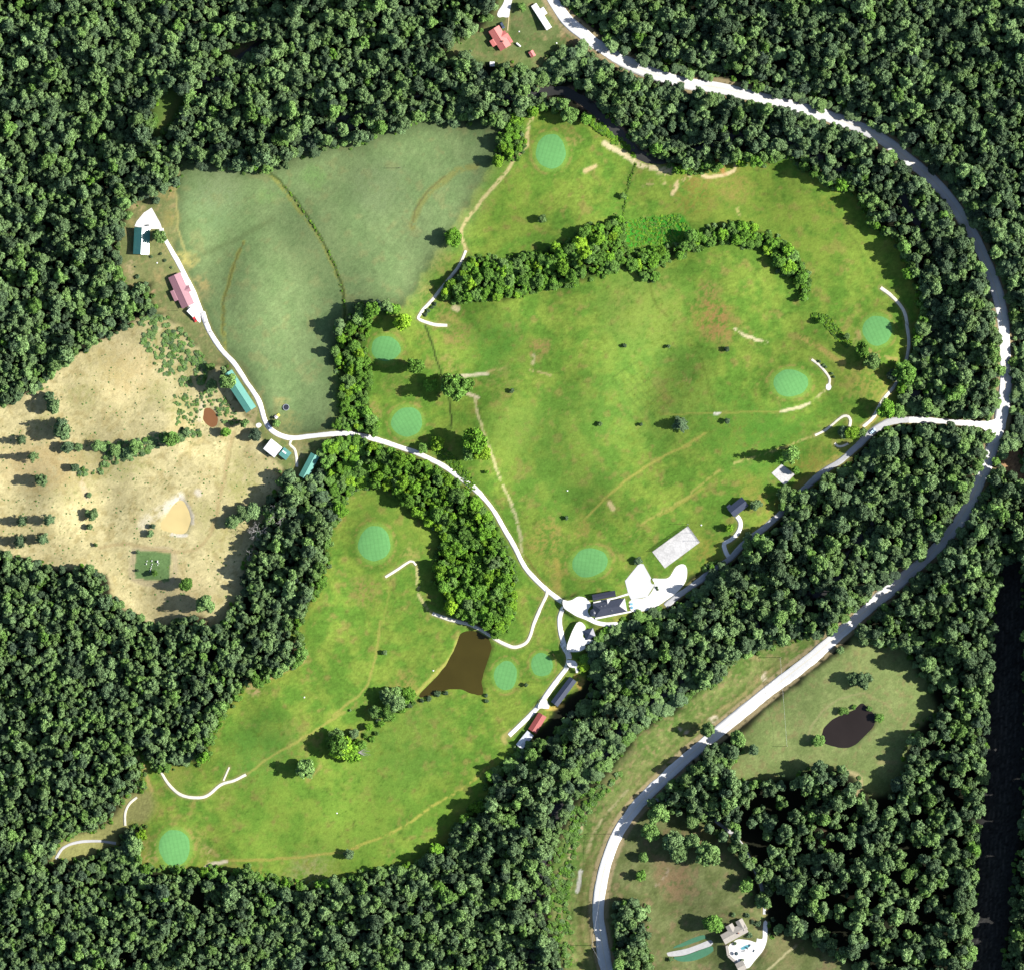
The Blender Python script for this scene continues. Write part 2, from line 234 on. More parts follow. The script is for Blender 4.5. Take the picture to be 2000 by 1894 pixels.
for a in [('B 1120,625 1085,690 1070,760 1075,800 1020,870 960,950 900,1020 820,1110 750,1200 710,1270 715,1320 735,1380', 5, (218, 202, 142), .95, 1.5, -.2),
          ('E 780,500 800,590 850,720 890,850 940,980 990,1090', 3.8, (216, 208, 150), .95, 1.2, -.1), ('E 990,1090 1020,1190 1040,1290 1045,1370', 5, (206, 200, 150), .85, 1.2, -.2),
          ('E 1410,1160 1480,1080 1590,980 1720,890 1860,810 1980,760 F 100,770 220,700', 3.5, (182, 178, 88), .75), ('E 1640,1270 1720,1190 1900,1085 1980,1040 F 150,1020 300,900', 3, (188, 180, 96), .7, 1.5, -.05),
          ('F -30,1150 100,1075 200,1010', 3, (176, 166, 84), .6), ('F 380,860 560,810 720,750 830,705', 3.5, (206, 196, 120), .8, 1.2, .1), ('F 0,592 280,585 500,580 640,578', 2.5, (172, 172, 84), .6), ('F 640,578 720,560 800,530', 4, (236, 226, 180), .9, 1, .0), ('F 820,510 850,490 880,465', 3, (220, 210, 150), .8, 1, .3),
          ('F 270,587 298,586', 4.5, (250, 245, 230), 1, .6), ('F 740,160 830,210 900,260 980,312', 6, (206, 176, 104), .7, 3, .1), ('F 380,125 450,160 560,200', 4, (240, 226, 180), .9, 1.2, .1), ('F 1110,230 1180,270 1280,290', 4, (200, 170, 110), .7, 2, .2),
          ('B 1500,790 1600,850 1700,912 1780,930 1880,942', 8, (242, 226, 178), .95, 2, -.2), ('B 1395,948 1450,922', 6, (230, 206, 150), .9, 2), ('B 1800,960 1830,1010', 6, (226, 200, 150), .6, 2, .2), ('B 1720,1030 1770,1010', 4, (220, 190, 140), .6, 2, .2), ('C 130,985 80,1000 40,1070', 7, (232, 206, 156), .9, 2, .05), ('C -10,950 50,940', 12, (236, 212, 160), .7, 3, .1),
          ('C 210,968 260,980 330,960 380,945', 5, (238, 216, 166), .95, 1.4), ('C 385,935 400,885', 4, (236, 216, 160), .8, 1.4), ('C 400,1150 405,1190', 4, (216, 200, 130), .7, 2, .1), ('E 610,388 720,385 855,368', 5, (226, 216, 180), .9, 1.2), ('E 860,360 950,340', 3, (196, 176, 116), .6, 2, .1), ('E 740,480 800,502', 5, (236, 220, 180), .9, 1.2),
          ('E 1090,345 1150,358 1240,392', 2.5, (206, 186, 130), .7, 1.2, .1), ('E 1110,265 1105,310', 4, (220, 200, 160), .7, 2, .2), ('E 670,1 690,10', 7, (236, 220, 170), .9, 2), ('E 1530,1085 1550,1115', 7, (226, 206, 150), .9, 2),
          ('H 260,-60 240,100 210,220 170,320 90,390 0,460 G 1900,440 1700,570 1500,690 1370,780', 3, (182, 176, 92), .7, 1.5), ('H 870,740 760,830 560,960 380,1080 200,1160 110,1195', 3.5, (196, 190, 92), .8, 1.4, -.1), ('G 1240,1262 1500,1255 1850,1220 1980,1190', 3, (190, 170, 92), .65, 1.5), ('G 1140,1300 1165,1285 1245,1270', 6, (240, 226, 196), .9, 1.2), ('G 1160,1200 1150,1290', 4, (206, 190, 130), .6, 2, .2),
          ('E 465,1430 468,1540 485,1610 520,1660 560,1695', 4, (216, 206, 140), .95, 1.2, -.15), ('E 320,1520 300,1640 270,1760', 2.5, (168, 172, 82), .5), ('G 760,690 790,740 810,800 840,880', 5, (196, 170, 110), .7, 2), ('G 1690,100 1670,160 1530,235 1400,295', 4, (206, 176, 120), .75, 2, .05), ('G 1770,740 1700,820', 5, (190, 166, 100), .5, 3),
          ('F 1090,670 1160,600 1200,520', 9, (214, 190, 110), .7, 3), ('F 1210,500 1270,430', 9, (214, 190, 110), .7, 3), ('F 950,820 800,940 700,1010 650,1060', 8, (190, 172, 92), .7, 3, .05), ('E 1060,1380 1110,1440 1160,1520', 3, (130, 116, 62), .7), ('E 1240,1400 1250,1540', 6, (182, 166, 84), .5, 3),
          ('R 1215,80 1120,170 1000,260 900,330', 7, (250, 244, 226), .9, 5, -.2), ('R 1000,240 850,350 700,450 560,560 480,640', 9, (244, 234, 202), .75, 9, .05), ('R 1230,120 1340,270 1430,450 1440,600', 5, (236, 226, 206), .7, 2), ('R 1050,830 1200,860 1320,840', 5, (246, 240, 226), .8, 2, .1),
          ('D 1290,690 1260,800 1240,950 1210,1060 1190,1180 1150,1270 1080,1335 950,1350 700,1310 550,1330', 5, (186, 164, 116), .6, 2), ('D 1300,690 1275,800 1250,950', 2, (150, 140, 90), .5), ('D 1110,540 1100,620', 5, (236, 222, 186), .8, 3), ('D 1090,1020 1100,1030', 8, (246, 236, 216), .7, 3), ('D 450,930 480,1060', 6, (226, 206, 170), .6, 3, .1),
          ('H 640,310 720,300 830,355 850,400', 6, (150, 170, 62), .7, 2), ('H 700,30 660,120 600,200 520,280 450,350', 5, (196, 190, 100), .7, 2), ('H 880,30 870,120 840,220', 4, (120, 150, 60), .7, 2), ('F 450,1230 380,1290 330,1320', 6, (200, 180, 100), .5, 4), ('X 880,760 1000,760 1130,715', 5, (236, 206, 110), .8, 2), ('X 1350,260 1420,330 1400,400', 10, (210, 170, 100), .7, 3, .05), ('X 290,1130 190,1220 220,1300', 6, (216, 196, 120), .7, 3),
          ('J 20,400 60,480 90,560', 8, (180, 160, 90), .5, 4)]:
    stroke(*a)
# ditches: pale weeds either side of a dark line
for s in ('A 1480,955 1540,1010 1620,1120 1700,1220 1780,1340 1840,1460 1885,1580 1905,1680 1895,1860', 'A 1345,1340 1310,1420 1270,1540 1235,1680 1230,1850 D 1235,100 1240,250'):
    stroke(s, 6, (158, 162, 84), .85, 2, -.2)
stroke('B 440,1250 480,1130 560,1040 640,980 700,940 790,920', 9, (150, 152, 84), .75, 4, -.2); stroke('B 436,1250 470,1130 545,1040 620,975', 1.6, (110, 104, 66), .6); stroke('A 1500,960 1560,1010 1650,1130 1760,1290 1850,1470 1900,1650 1900,1860', 3.4, (74, 92, 46), .9); stroke('A 1345,1340 1310,1420 1270,1540 1235,1680 1232,1850', 2.2, (104, 104, 56), .7)
stroke('A 985,950 970,1050 985,1180 990,1290 1040,1440', 3, (182, 176, 110), .7); stroke('A 1060,1430 1200,1370 1350,1300 1500,1210', 5, (108, 126, 78), .5, 4)
for s in ('E 515,100 545,190 575,290 605,385', 'E 642,500 655,670', 'B 1675,910 1640,1000 1620,1090 1605,1190'): stroke(s, 6, (110, 146, 60), .6, 2); stroke(s, 2.2, (52, 62, 28), .9, .8)
stroke('F 200,290 240,450 275,580', 2, (96, 120, 44), .5); stroke('C 640,950 800,1080 960,1220 1090,1400', 2, (110, 130, 56), .5); stroke('B 1755,1570 1780,1680 1850,1750', 3, (110, 120, 52), .5, 2)
# drainage grid seen as fine dark lines in the turf
for k in range(6):
    a = np.array([700 + k * 0, 0]); p = pt('E 1540,390') + k * np.array([14.0, 16.0]); q = pt('E 1690,300') + k * np.array([14.0, 14.0])
    stroke('Z %f,%f %f,%f' % (p[0], p[1], q[0], q[1]), 1.5, (84, 112, 48), .35, .8); r_ = pt('E 1540,390') + k * np.array([9.0, -6.0]); stroke('Z %f,%f %f,%f' % (r_[0], r_[1], r_[0] + 74, r_[1] + 84), 1.5, (84, 112, 48), .35, .8)

# ------------------------------------------------------------------ roads, ponds and creek outlines (needed for relief)
CREEK = [pts('A 1100,520 1160,450 1250,390 1400,275 1550,190 1650,130'), pts('A 1600,800 1700,770 1850,720 1980,690 B 0,700 150,625 380,568 550,548 700,575 780,575 900,548 1050,525 1180,505 1280,505 1400,570 1500,665 1600,765 1700,855 1790,885 C 60,850 200,800 400,760 600,765 800,845 950,945 1200,995 1350,1150 1450,1330 1500,1500 1520,1700 F 1410,250 1400,420 1350,540'), pts('F 1280,1000 1200,1040 1100,1250 980,1400 900,1560 600,1640 510,1700 I 500,-10 400,50 H 1660,470 1530,630 1400,760 1280,900 1230,1000 1200,1150 1150,1300 1110,1600 1090,1868')]
PONDS = {'small_pond': pts('D 1128,560 1160,556 1190,580 1206,620 1200,655 1170,668 1140,650 1118,620'),
 'pasture_pond': pts('R 1180,150 1260,165 1340,300 1395,420 1410,560 1360,720 1300,805 1150,805 1050,775 870,765 815,690 840,580 960,440 1060,260'),
 'fairway_pond': pts('H 705,0 790,-10 860,30 880,90 855,160 835,220 822,280 838,352 770,342 700,312 650,312 600,332 550,352 460,368 490,330 560,260 620,190 670,100'),
 'meadow_pond': pts('I 1085,385 1125,420 1165,470 1155,510 1110,565 1060,612 1000,642 930,632 870,612 858,580 870,530 920,480 980,450 1040,430')}
# relief
HZ = 2.2 * spec_noise(170, 101, 7)
edge = np.minimum(np.minimum(GX - X0, X1 - GX), np.minimum(GY - Y0, Y1 - GY)); HZ *= sm(edge, 0, 60)
for s, rx, ry, an in GREENS:
    p = pt(s); HZ += .9 * np.exp(-(((GX - p[0]) / (rx * 1.35)) ** 2 + ((GY - p[1]) / (ry * 1.35)) ** 2) ** 2)
HZ += 3.0 * np.exp(-(((GX - 735) / 90) ** 2 + ((GY - 1060) / 90) ** 2))
HB = HZ.copy()
def zs(px, py, H=None):
    H = HZ if H is None else H
    u = np.clip((np.asarray(px, float) - X0) / CELL, 0, NX - 1.001); v = np.clip((np.asarray(py, float) - Y0) / CELL, 0, NY - 1.001)
    i = u.astype(int); j = v.astype(int); a = u - i; b = v - j
    return (H[j, i] * (1 - a) * (1 - b) + H[j, i + 1] * a * (1 - b) + H[j + 1, i] * (1 - a) * b + H[j + 1, i + 1] * a * b)
def flatten(p, r):
    global HZ
    z = float(zs(p[0], p[1], HB)); wt = 1 - sm(np.hypot(GX - p[0], GY - p[1]), r * .8, r * 3.6); HZ = HZ * (1 - wt) + z * wt
PZ = {}
for n, poly in PONDS.items():
    c = poly.mean(0); flatten(c, np.hypot(*(poly - c).T).max() * 1.1); z = float(zs(*c))
    a = blur(pmask(poly, 0), 4); HZ = HZ * (1 - a) + (z - 1.4) * a; PZ[n] = z - .7
    FOREST[blur(pmask(poly, 0), 6) > .15] = False
CRD = np.full((NY, NX), 1e3)
for l in CREEK: CRD = np.minimum(CRD, dist_line(spline(l), 60, 1.0))
HC = HZ.copy(); HZ = HZ - 1.8 * (1 - sm(CRD, 4, 15))
BANK = (1 - sm(CRD, 8, 20)); mix(BANK * sm(NM2, -.8, .8) * .8, D(150, 126, 108)); FOREST[CRD < 4] = False
WIDE = dist_line(spline(pts('B 1200,500 1300,520 1420,600 1520,690 1620,790 1720,860')), 40); FOREST[WIDE < 17] = False
for s, r, c in [('B 880,550', 20, (150, 110, 96)), ('B 780,560', 14, (176, 130, 112)), ('B 30,690', 12, (176, 130, 112)), ('A 1880,680', 14, (186, 140, 126)), ('C 600,770', 10, (170, 110, 90)), ('C 810,845', 9, (180, 120, 90)), ('F 990,1370', 9, (200, 150, 120)), ('F 590,1660', 22, (176, 136, 112)), ('F 1190,1000', 7, (190, 150, 110)), ('H 1220,970', 16, (150, 110, 86)), ('C 310,910', 14, (206, 150, 92))]: blob(s, r, c, .85, br=-.6)
ROADS = spline(ROADC, 8); RD = dist_line(ROADS, 60)
FOREST[RD < 15] = False
SH = pts('Z 1105,10 1160,52 1250,104 1400,142 1560,176 1690,222')
FOREST[dist_line(SH, 40) < 8] = False; FOREST[pmask('F 1345,640 1250,665 1185,720 1120,790 1060,850 1000,900 940,930 900,905 980,840 1050,780 1110,720 1170,670 1240,636', 0)] = False
for s in ('F 620,1160 650,1190 560,1280 520,1240', 'G 285,1280 300,1180 400,1100 540,1090 580,1040 640,1020 650,960 680,900 760,870 850,880 820,1060 720,1060 700,1100 660,1200 560,1225 400,1265', 'G 722,640 800,685 870,780 930,790 840,830 790,800 740,700', 'H 1240,240 1430,200 1450,300 1380,400 1270,480 1240,570 1160,620 1050,610 1150,420', 'J 190,1310 330,960 560,990 680,1010 700,1080 620,1170 590,1260 450,1400', 'I 300,590 420,500 950,60 1060,0 1080,40 960,130 440,640 380,620'): FOREST[pmask(s, 0)] = False; mix((1 - sm(RD, 15, 21)) * .8 * sm(NM, -2, .3), D(176, 160, 120))
PATHS = [  # name, label, category, material, width px, line
 ('driveway', 'long white driveway winding from the green-roofed house past the barns to the clubhouse', 'driveway', 'concrete', 9.5, 'A 890,1268 910,1320 950,1392 1000,1480 1060,1600 1110,1720 1160,1840 D 1120,30 1150,120 1220,230 1290,310 1360,410 1430,520 1470,640 1520,695 1600,722 1700,716 1820,702 E 0,702 120,702 240,732 360,772 480,812 600,872 700,942 800,1022 880,1112 950,1232 1010,1332 1060,1432 1140,1522 1220,1592 1300,1645'),
 ('path', 'thin pale cart path looping from the driveway around the copse to the brown pond', 'path', 'track', 6.5, 'E 1185,1560 1180,1590 1150,1655 1110,1750 H 1095,10 1068,58 1010,82 960,70 900,40 E 860,1808 800,1772 740,1748 650,1726 580,1702 550,1690'),
 ('service_drive', 'white service drive running down from the clubhouse past the long sheds', 'driveway', 'concrete', 10, 'J 190,700 130,780 95,880 90,1000 120,1160 170,1320 H 1268,60 1300,120 1303,160 1286,205 1230,280 1180,350 1130,420 1050,500 975,572'),
 ('entry_drive', 'entrance drive curving from the main road along the woods to the clubhouse', 'driveway', 'greyasphalt', 12, 'F 1345,622 1240,634 1170,668 1110,718 1050,778 980,838 880,905 760,1010 680,1090 620,1155 530,1232 430,1310 350,1390 200,1500 60,1600 0,1650'),
 ('entry_apron', 'bright white strip of the entrance drive nearest the main road', 'driveway', 'concrete', 12, 'F 1880,662 1760,647 1600,636 1450,626 1345,622'),
 ('house_drive', 'short curved white drive beside the small dark-roofed house', 'driveway', 'concrete', 9, 'K 1640,395 1690,470 1690,580 1630,690 1540,770 1440,830 1450,920 1500,1030 1560,1060'),
 ('path', 'pale path hooking around four little shrubs at the northwest tee', 'path', 'track', 5.5, 'B 735,1385 700,1468 650,1532 N 880,60 740,240 620,370 500,500 440,600 400,680 500,735 650,790 800,825 1030,840'),
 ('path', 'pale hooked path beside the open-crowned trees near the entrance drive', 'path', 'track', 5, 'L 740,465 860,405 960,330 1040,262 1110,218 1165,225 1192,280 1180,350'),
 ('path', 'short white crescent path below the open-crowned trees', 'path', 'track', 5, 'L 990,565 1030,606 1095,603 1165,570'),
 ('path', 'pale cart path running in the shade of the eastern woods past a green', 'path', 'track', 6.5, 'F 1090,660 1150,605 1200,515 1268,432 1318,335 1340,250 1346,180 1332,90 C 1338,1800 1320,1725 1288,1678 1240,1628 1190,1590'),
 ('path', 'short white path curving around the oval green on the east side', 'path', 'track', 4.6, 'M 650,880 740,950 820,1040 868,1120 858,1200'),
 ('path', 'bent white path on the rise below the southern hill green', 'path', 'track', 4.6, 'E 290,1490 350,1452 430,1402 460,1425'),
 ('path', 'pale curved path crossing the southwest end of the fairway', 'path', 'track', 5.5, 'G 885,765 930,840 1000,898 1090,915 1150,900 1220,842 1290,820 1360,785'),
 ('path', 'stub of pale path branching north from the southwest fairway path', 'path', 'track', 3.5, 'G 1268,745 1235,820'),
 ('path', 'pale path entering the woods beside the southwest green', 'path', 'track', 4.6, 'G 690,1070 690,1000 712,950 755,913'),
 ('path', 'grey track curving through a clearing in the southwest woods', 'path', 'greyasphalt', 5.5, 'G 640,1168 540,1156 430,1162 350,1192 310,1252'),
 ('path', 'white track from the barn drive down to the green barn', 'path', 'track', 5.5, 'W 1270,1185 1240,1260 1310,1330 1335,1420 1345,1500 1350,1590'),
 ('path', 'faint driveway leaving the main road toward the southern house', 'path', 'greyasphalt', 7, 'H 1690,945 1780,930 1900,925 I 60,930 200,990 300,1060 400,1150 480,1280 530,1400 545,1500 545,1560'),
 ('path', 'narrow footpath from the white drive to the salmon-roofed house', 'path', 'sand', 2.5, 'U 890,280 870,520'),
]
for i, pth in enumerate(PATHS):
    l = spline(pts(pth[5]), 5); d = dist_line(l, 40)
    if pth[0] == 'entry_drive':
        for s_ in ('F 1345,622 1240,634 1170,668 1110,718 1050,778 985,838', 'F 630,1148 530,1232', 'F 390,1345 340,1400', 'F 220,1490 60,1600 0,1650'): FOREST[dist_line(pts(s_), 40) < 13] = False
    elif pth[0] != 'path' or i in (1, 6, 9): FOREST[d < pth[4] / 2 + 6] = False
    mix((1 - sm(d, pth[4] / 2 + 1, pth[4] / 2 + 5)) * .5, D(176, 168, 104) if pth[3] != 'sand' else D(190, 176, 120))
SLABS = [ # name, label, category, material, outline
 ('driveway_pad', 'white triangular concrete apron north of the green-roofed house', 'driveway', 'concrete', 'V 430,235 545,440 565,505 440,505 330,500 215,470 240,410 330,300'),
 ('driveway_pad', 'white concrete strip along the front of the pink-roofed house', 'driveway', 'concrete', 'V 795,1052 850,1060 930,1240 1010,1440 1040,1560 1050,1700 960,1620 880,1500 930,1440 860,1300 820,1150 770,1070'),
 ('gravel_drive', 'white gravel drive tapering down above the salmon-roofed house', 'driveway', 'concrete', 'U 850,-60 955,-60 945,40 915,180 890,300 790,290 740,302 700,270 715,200 800,70'),
 ('forecourt', 'rounded white forecourt west of the clubhouse', 'forecourt', 'concrete', 'J 140,640 200,655 270,640 330,602 390,598 450,615 500,660 525,720 480,780 500,850 560,895 620,930 740,952 890,950 890,1010 760,1012 600,985 450,915 330,870 240,815 160,760 135,700'),
 ('parking_lot', 'white kite-shaped concrete parking pad beside the clubhouse', 'parking lot', 'pale', 'J 995,380 1190,140 1250,150 1360,350 1400,440 1300,600 1080,640 1040,560'),
 ('gravel_lot', 'blown-out white gravel lot between clubhouse and woods', 'gravel lot', 'gravel', 'J 1300,600 1405,440 1372,352 1480,350 1600,332 1700,185 1800,150 1850,210 1835,380 1720,530 1560,650 1420,740 1260,795 1090,800 1050,700 1080,645'),
 ('walkway', 'thin white walkway between the clubhouse and the dark annex', 'path', 'concrete', 'J 555,672 860,605 1040,548 1050,572 870,625 560,695'),
 ('walkway', 'thin pale walkway along the south side of the clubhouse', 'path', 'concrete', 'J 580,890 1090,792 1090,812 590,912'),
 ('gravel_pad', 'white gravel pad beside the small hip-roofed pavilion', 'gravel pad', 'gravel', 'J 330,960 450,1010 415,1155 560,1200 545,1240 445,1260 445,1310 330,1360 190,1310'),
 ('court', 'pale concrete game court with a fence on its northwest side', 'court', 'court', 'K 280,968 855,552 1045,812 482,1232'),
 ('patio_pad', 'square pale concrete pad shaded by a small tree', 'concrete pad', 'court', 'L 180,950 310,835 480,965 345,1110'),
 ('path_end', 'round white pad at the end of the path by the oval green', 'pad', 'concrete', 'M 822,1215 830,1185 855,1172 880,1185 890,1215 878,1245 852,1256 828,1242'),
 ('shed_pad', 'little white gravel apron between the two long sheds', 'gravel pad', 'gravel', 'X 790,620 850,600 910,680 915,760 800,755 740,745'),
 ('drive_spur', 'short white spur ending above the long dark shed', 'driveway', 'concrete', 'X 1190,-10 1330,0 1370,80 1380,180 1345,185 1330,110 1240,95'),
 ('concrete_pad', 'tiny white pad between the long green barn and the drive', 'pad', 'concrete', 'W 748,965 800,945 832,980 790,1020 755,1005'),
 ('pool_deck', 'white curved pool terrace behind the southern house', 'terrace', 'concrete', 'Q 1090,660 1160,600 1235,560 1400,575 1500,605 1510,545 1590,555 1600,420 1612,300 1662,300 1665,520 1640,640 1590,740 1480,870 1375,985 1260,925 1100,800'),
 ('putting_lawn', 'upper teal-green artificial turf crescent beside the southern house', 'turf', 'turf', 'Q 240,735 290,670 400,620 560,545 720,500 760,540 800,575 640,640 420,715 260,755'),
 ('putting_lawn', 'lower teal-green artificial turf crescent beside the southern house', 'turf', 'turf', 'Q 275,830 420,810 640,735 840,668 875,720 770,805 580,880 400,895 310,870'),
 ('turf_path', 'grey-white curved walk between the two turf crescents', 'path', 'walk', 'Q 170,765 450,705 640,640 800,578 860,595 830,660 640,728 420,802 200,815'),
]
for n, la, ca, ma, s in SLABS:
    m = pmask(s, 0); FOREST[blur(m, 5) > .08] = False; mix(blur(m, 3) * .4, D(190, 180, 120)) if ma in ('concrete', 'gravel', 'pale') else None

# ------------------------------------------------------------------ materials
MATS = {}
def newmat(n):
    m = bpy.data.materials.new(n); m.use_nodes = True; nt = m.node_tree
    return m, nt, nt.nodes['Principled BSDF']
def N(nt, t, **k):
    n = nt.nodes.new(t)
    for a, b in k.items(): setattr(n, a, b)
    return n
def L(nt, a, b): nt.links.new(a, b)
def mul_noise(nt, src, scale, amt, detail=3.0, coord=None, rough=.6):
    no = N(nt, 'ShaderNodeTexNoise'); no.inputs['Scale'].default_value = scale; no.inputs['Detail'].default_value = detail; no.inputs['Roughness'].default_value = rough
    if coord: L(nt, coord, no.inputs['Vector'])
    mr = N(nt, 'ShaderNodeMapRange'); mr.inputs['From Min'].default_value = .25; mr.inputs['From Max'].default_value = .75
    mr.inputs['To Min'].default_value = 1 - amt; mr.inputs['To Max'].default_value = 1 + amt; L(nt, no.outputs['Fac'], mr.inputs['Value'])
    vm = N(nt, 'ShaderNodeVectorMath', operation='SCALE'); L(nt, src, vm.inputs[0]); L(nt, mr.outputs[0], vm.inputs['Scale'])
    return vm.outputs[0]
def plain(n, col, rough=.7, noise=.12, scale=.8, spec=.3, metal=0.0, scale2=None, bump=0):
    if n in MATS: return MATS[n]
    m, nt, b = newmat(n); g = N(nt, 'ShaderNodeNewGeometry')
    rgb = N(nt, 'ShaderNodeRGB'); rgb.outputs[0].default_value = (*[float(v) for v in col], 1)
    s = mul_noise(nt, rgb.outputs[0], scale, noise, coord=g.outputs['Position'])
    if scale2: s = mul_noise(nt, s, scale2, noise, coord=g.outputs['Position'])
    L(nt, s, b.inputs['Base Color']); b.inputs['Roughness'].default_value = rough; b.inputs['Metallic'].default_value = metal
    b.inputs['Specular IOR Level'].default_value = spec
    if bump:
        no = N(nt, 'ShaderNodeTexNoise'); no.inputs['Scale'].default_value = 3; L(nt, g.outputs['Position'], no.inputs['Vector'])
        bu = N(nt, 'ShaderNodeBump'); bu.inputs['Strength'].default_value = bump; bu.inputs['Distance'].default_value = .1; L(nt, no.outputs['Fac'], bu.inputs['Height']); L(nt, bu.outputs[0], b.inputs['Normal'])
    MATS[n] = m; return m
def metal_roof(n, col, rough=.35, spec=.5, noise=.08):
    if n in MATS: return MATS[n]
    m, nt, b = newmat(n); tc = N(nt, 'ShaderNodeTexCoord')
    rgb = N(nt, 'ShaderNodeRGB'); rgb.outputs[0].default_value = (*[float(v) for v in col], 1)
    s = mul_noise(nt, rgb.outputs[0], .35, noise, coord=tc.outputs['Object']); s = mul_noise(nt, s, 2.5, noise * .7, coord=tc.outputs['Object'])
    wv = N(nt, 'ShaderNodeTexWave', wave_type='BANDS', bands_direction='X', wave_profile='SAW'); wv.inputs['Scale'].default_value = .5
    L(nt, tc.outputs['Object'], wv.inputs['Vector']); mr = N(nt, 'ShaderNodeMapRange'); mr.inputs['From Min'].default_value = .9; mr.inputs['To Min'].default_value = 1; mr.inputs['To Max'].default_value = .72
    L(nt, wv.outputs['Fac'], mr.inputs['Value']); vm = N(nt, 'ShaderNodeVectorMath', operation='SCALE'); L(nt, s, vm.inputs[0]); L(nt, mr.outputs[0], vm.inputs['Scale'])
    L(nt, vm.outputs[0], b.inputs['Base Color']); b.inputs['Roughness'].default_value = rough; b.inputs['Specular IOR Level'].default_value = spec
    MATS[n] = m; return m
def ground_mat():
    m, nt, b = newmat('turf_and_soil'); at = N(nt, 'ShaderNodeAttribute', attribute_name='Col'); g = N(nt, 'ShaderNodeNewGeometry')
    p = g.outputs['Position']
    s = mul_noise(nt, at.outputs['Color'], 1.1, .30, 5, p, .8); s = mul_noise(nt, s, .4, .07, 3, p)
    # mowing bands: fine lines that wander with a large noise
    mp = N(nt, 'ShaderNodeMapping'); mp.inputs['Rotation'].default_value = (0, 0, math.radians(35)); L(nt, p, mp.inputs['Vector'])
    no = N(nt, 'ShaderNodeTexNoise'); no.inputs['Scale'].default_value = .005; no.inputs['Detail'].default_value = 1; L(nt, p, no.inputs['Vector'])
    sc = N(nt, 'ShaderNodeVectorMath', operation='SCALE'); sc.inputs['Scale'].default_value = 110; L(nt, no.outputs['Color'], sc.inputs[0])
    ad = N(nt, 'ShaderNodeVectorMath', operation='ADD'); L(nt, mp.outputs[0], ad.inputs[0]); L(nt, sc.outputs[0], ad.inputs[1])
    wv = N(nt, 'ShaderNodeTexWave', wave_type='BANDS', bands_direction='X'); wv.inputs['Scale'].default_value = .11; wv.inputs['Distortion'].default_value = 1.2; wv.inputs['Detail'].default_value = 3; wv.inputs['Detail Scale'].default_value = 3
    L(nt, ad.outputs[0], wv.inputs['Vector'])
    a = N(nt, 'ShaderNodeMath', operation='SUBTRACT'); a.inputs[1].default_value = .5; L(nt, wv.outputs['Fac'], a.inputs[0])
    c = N(nt, 'ShaderNodeMath', operation='MULTIPLY'); L(nt, a.outputs[0], c.inputs[0]); L(nt, at.outputs['Alpha'], c.inputs[1])
    d = N(nt, 'ShaderNodeMath', operation='MULTIPLY_ADD'); d.inputs[1].default_value = .055; d.inputs[2].default_value = 1; L(nt, c.outputs[0], d.inputs[0])
    v = N(nt, 'ShaderNodeVectorMath', operation='SCALE'); L(nt, s, v.inputs[0]); L(nt, d.outputs[0], v.inputs['Scale'])
    L(nt, v.outputs[0], b.inputs['Base Color']); b.inputs['Roughness'].default_value = .95; b.inputs['Specular IOR Level'].default_value = .1
    n2 = N(nt, 'ShaderNodeTexNoise'); n2.inputs['Scale'].default_value = .7; n2.inputs['Detail'].default_value = 4; L(nt, p, n2.inputs['Vector'])
    bu = N(nt, 'ShaderNodeBump'); bu.inputs['Strength'].default_value = .35; bu.inputs['Distance'].default_value = .25; L(nt, n2.outputs['Fac'], bu.inputs['Height']); L(nt, bu.outputs[0], b.inputs['Normal'])
    return m
def green_mat():
    m, nt, b = newmat('putting_green'); tc = N(nt, 'ShaderNodeTexCoord'); rgb = N(nt, 'ShaderNodeRGB'); rgb.outputs[0].default_value = (*D(120, 185, 109), 1)
    s = mul_noise(nt, rgb.outputs[0], .25, .07, 3, tc.outputs['Object']); s = mul_noise(nt, s, 1.3, .08, 3, tc.outputs['Object'])
    for i in range(2):
        wv = N(nt, 'ShaderNodeTexWave', wave_type='BANDS', bands_direction='XY'[i]); wv.inputs['Scale'].default_value = .115; wv.inputs['Distortion'].default_value = .6
        L(nt, tc.outputs['Object'], wv.inputs['Vector']); mr = N(nt, 'ShaderNodeMapRange'); mr.inputs['From Min'].default_value = .05; mr.inputs['From Max'].default_value = .4; mr.inputs['To Min'].default_value = .94 + .035 * i; mr.inputs['To Max'].default_value = 1.02
        L(nt, wv.outputs['Fac'], mr.inputs['Value']); vm = N(nt, 'ShaderNodeVectorMath', operation='SCALE'); L(nt, s, vm.inputs[0]); L(nt, mr.outputs[0], vm.inputs['Scale']); s = vm.outputs[0]
    L(nt, s, b.inputs['Base Color']); b.inputs['Roughness'].default_value = .9; b.inputs['Specular IOR Level'].default_value = .1
    return m
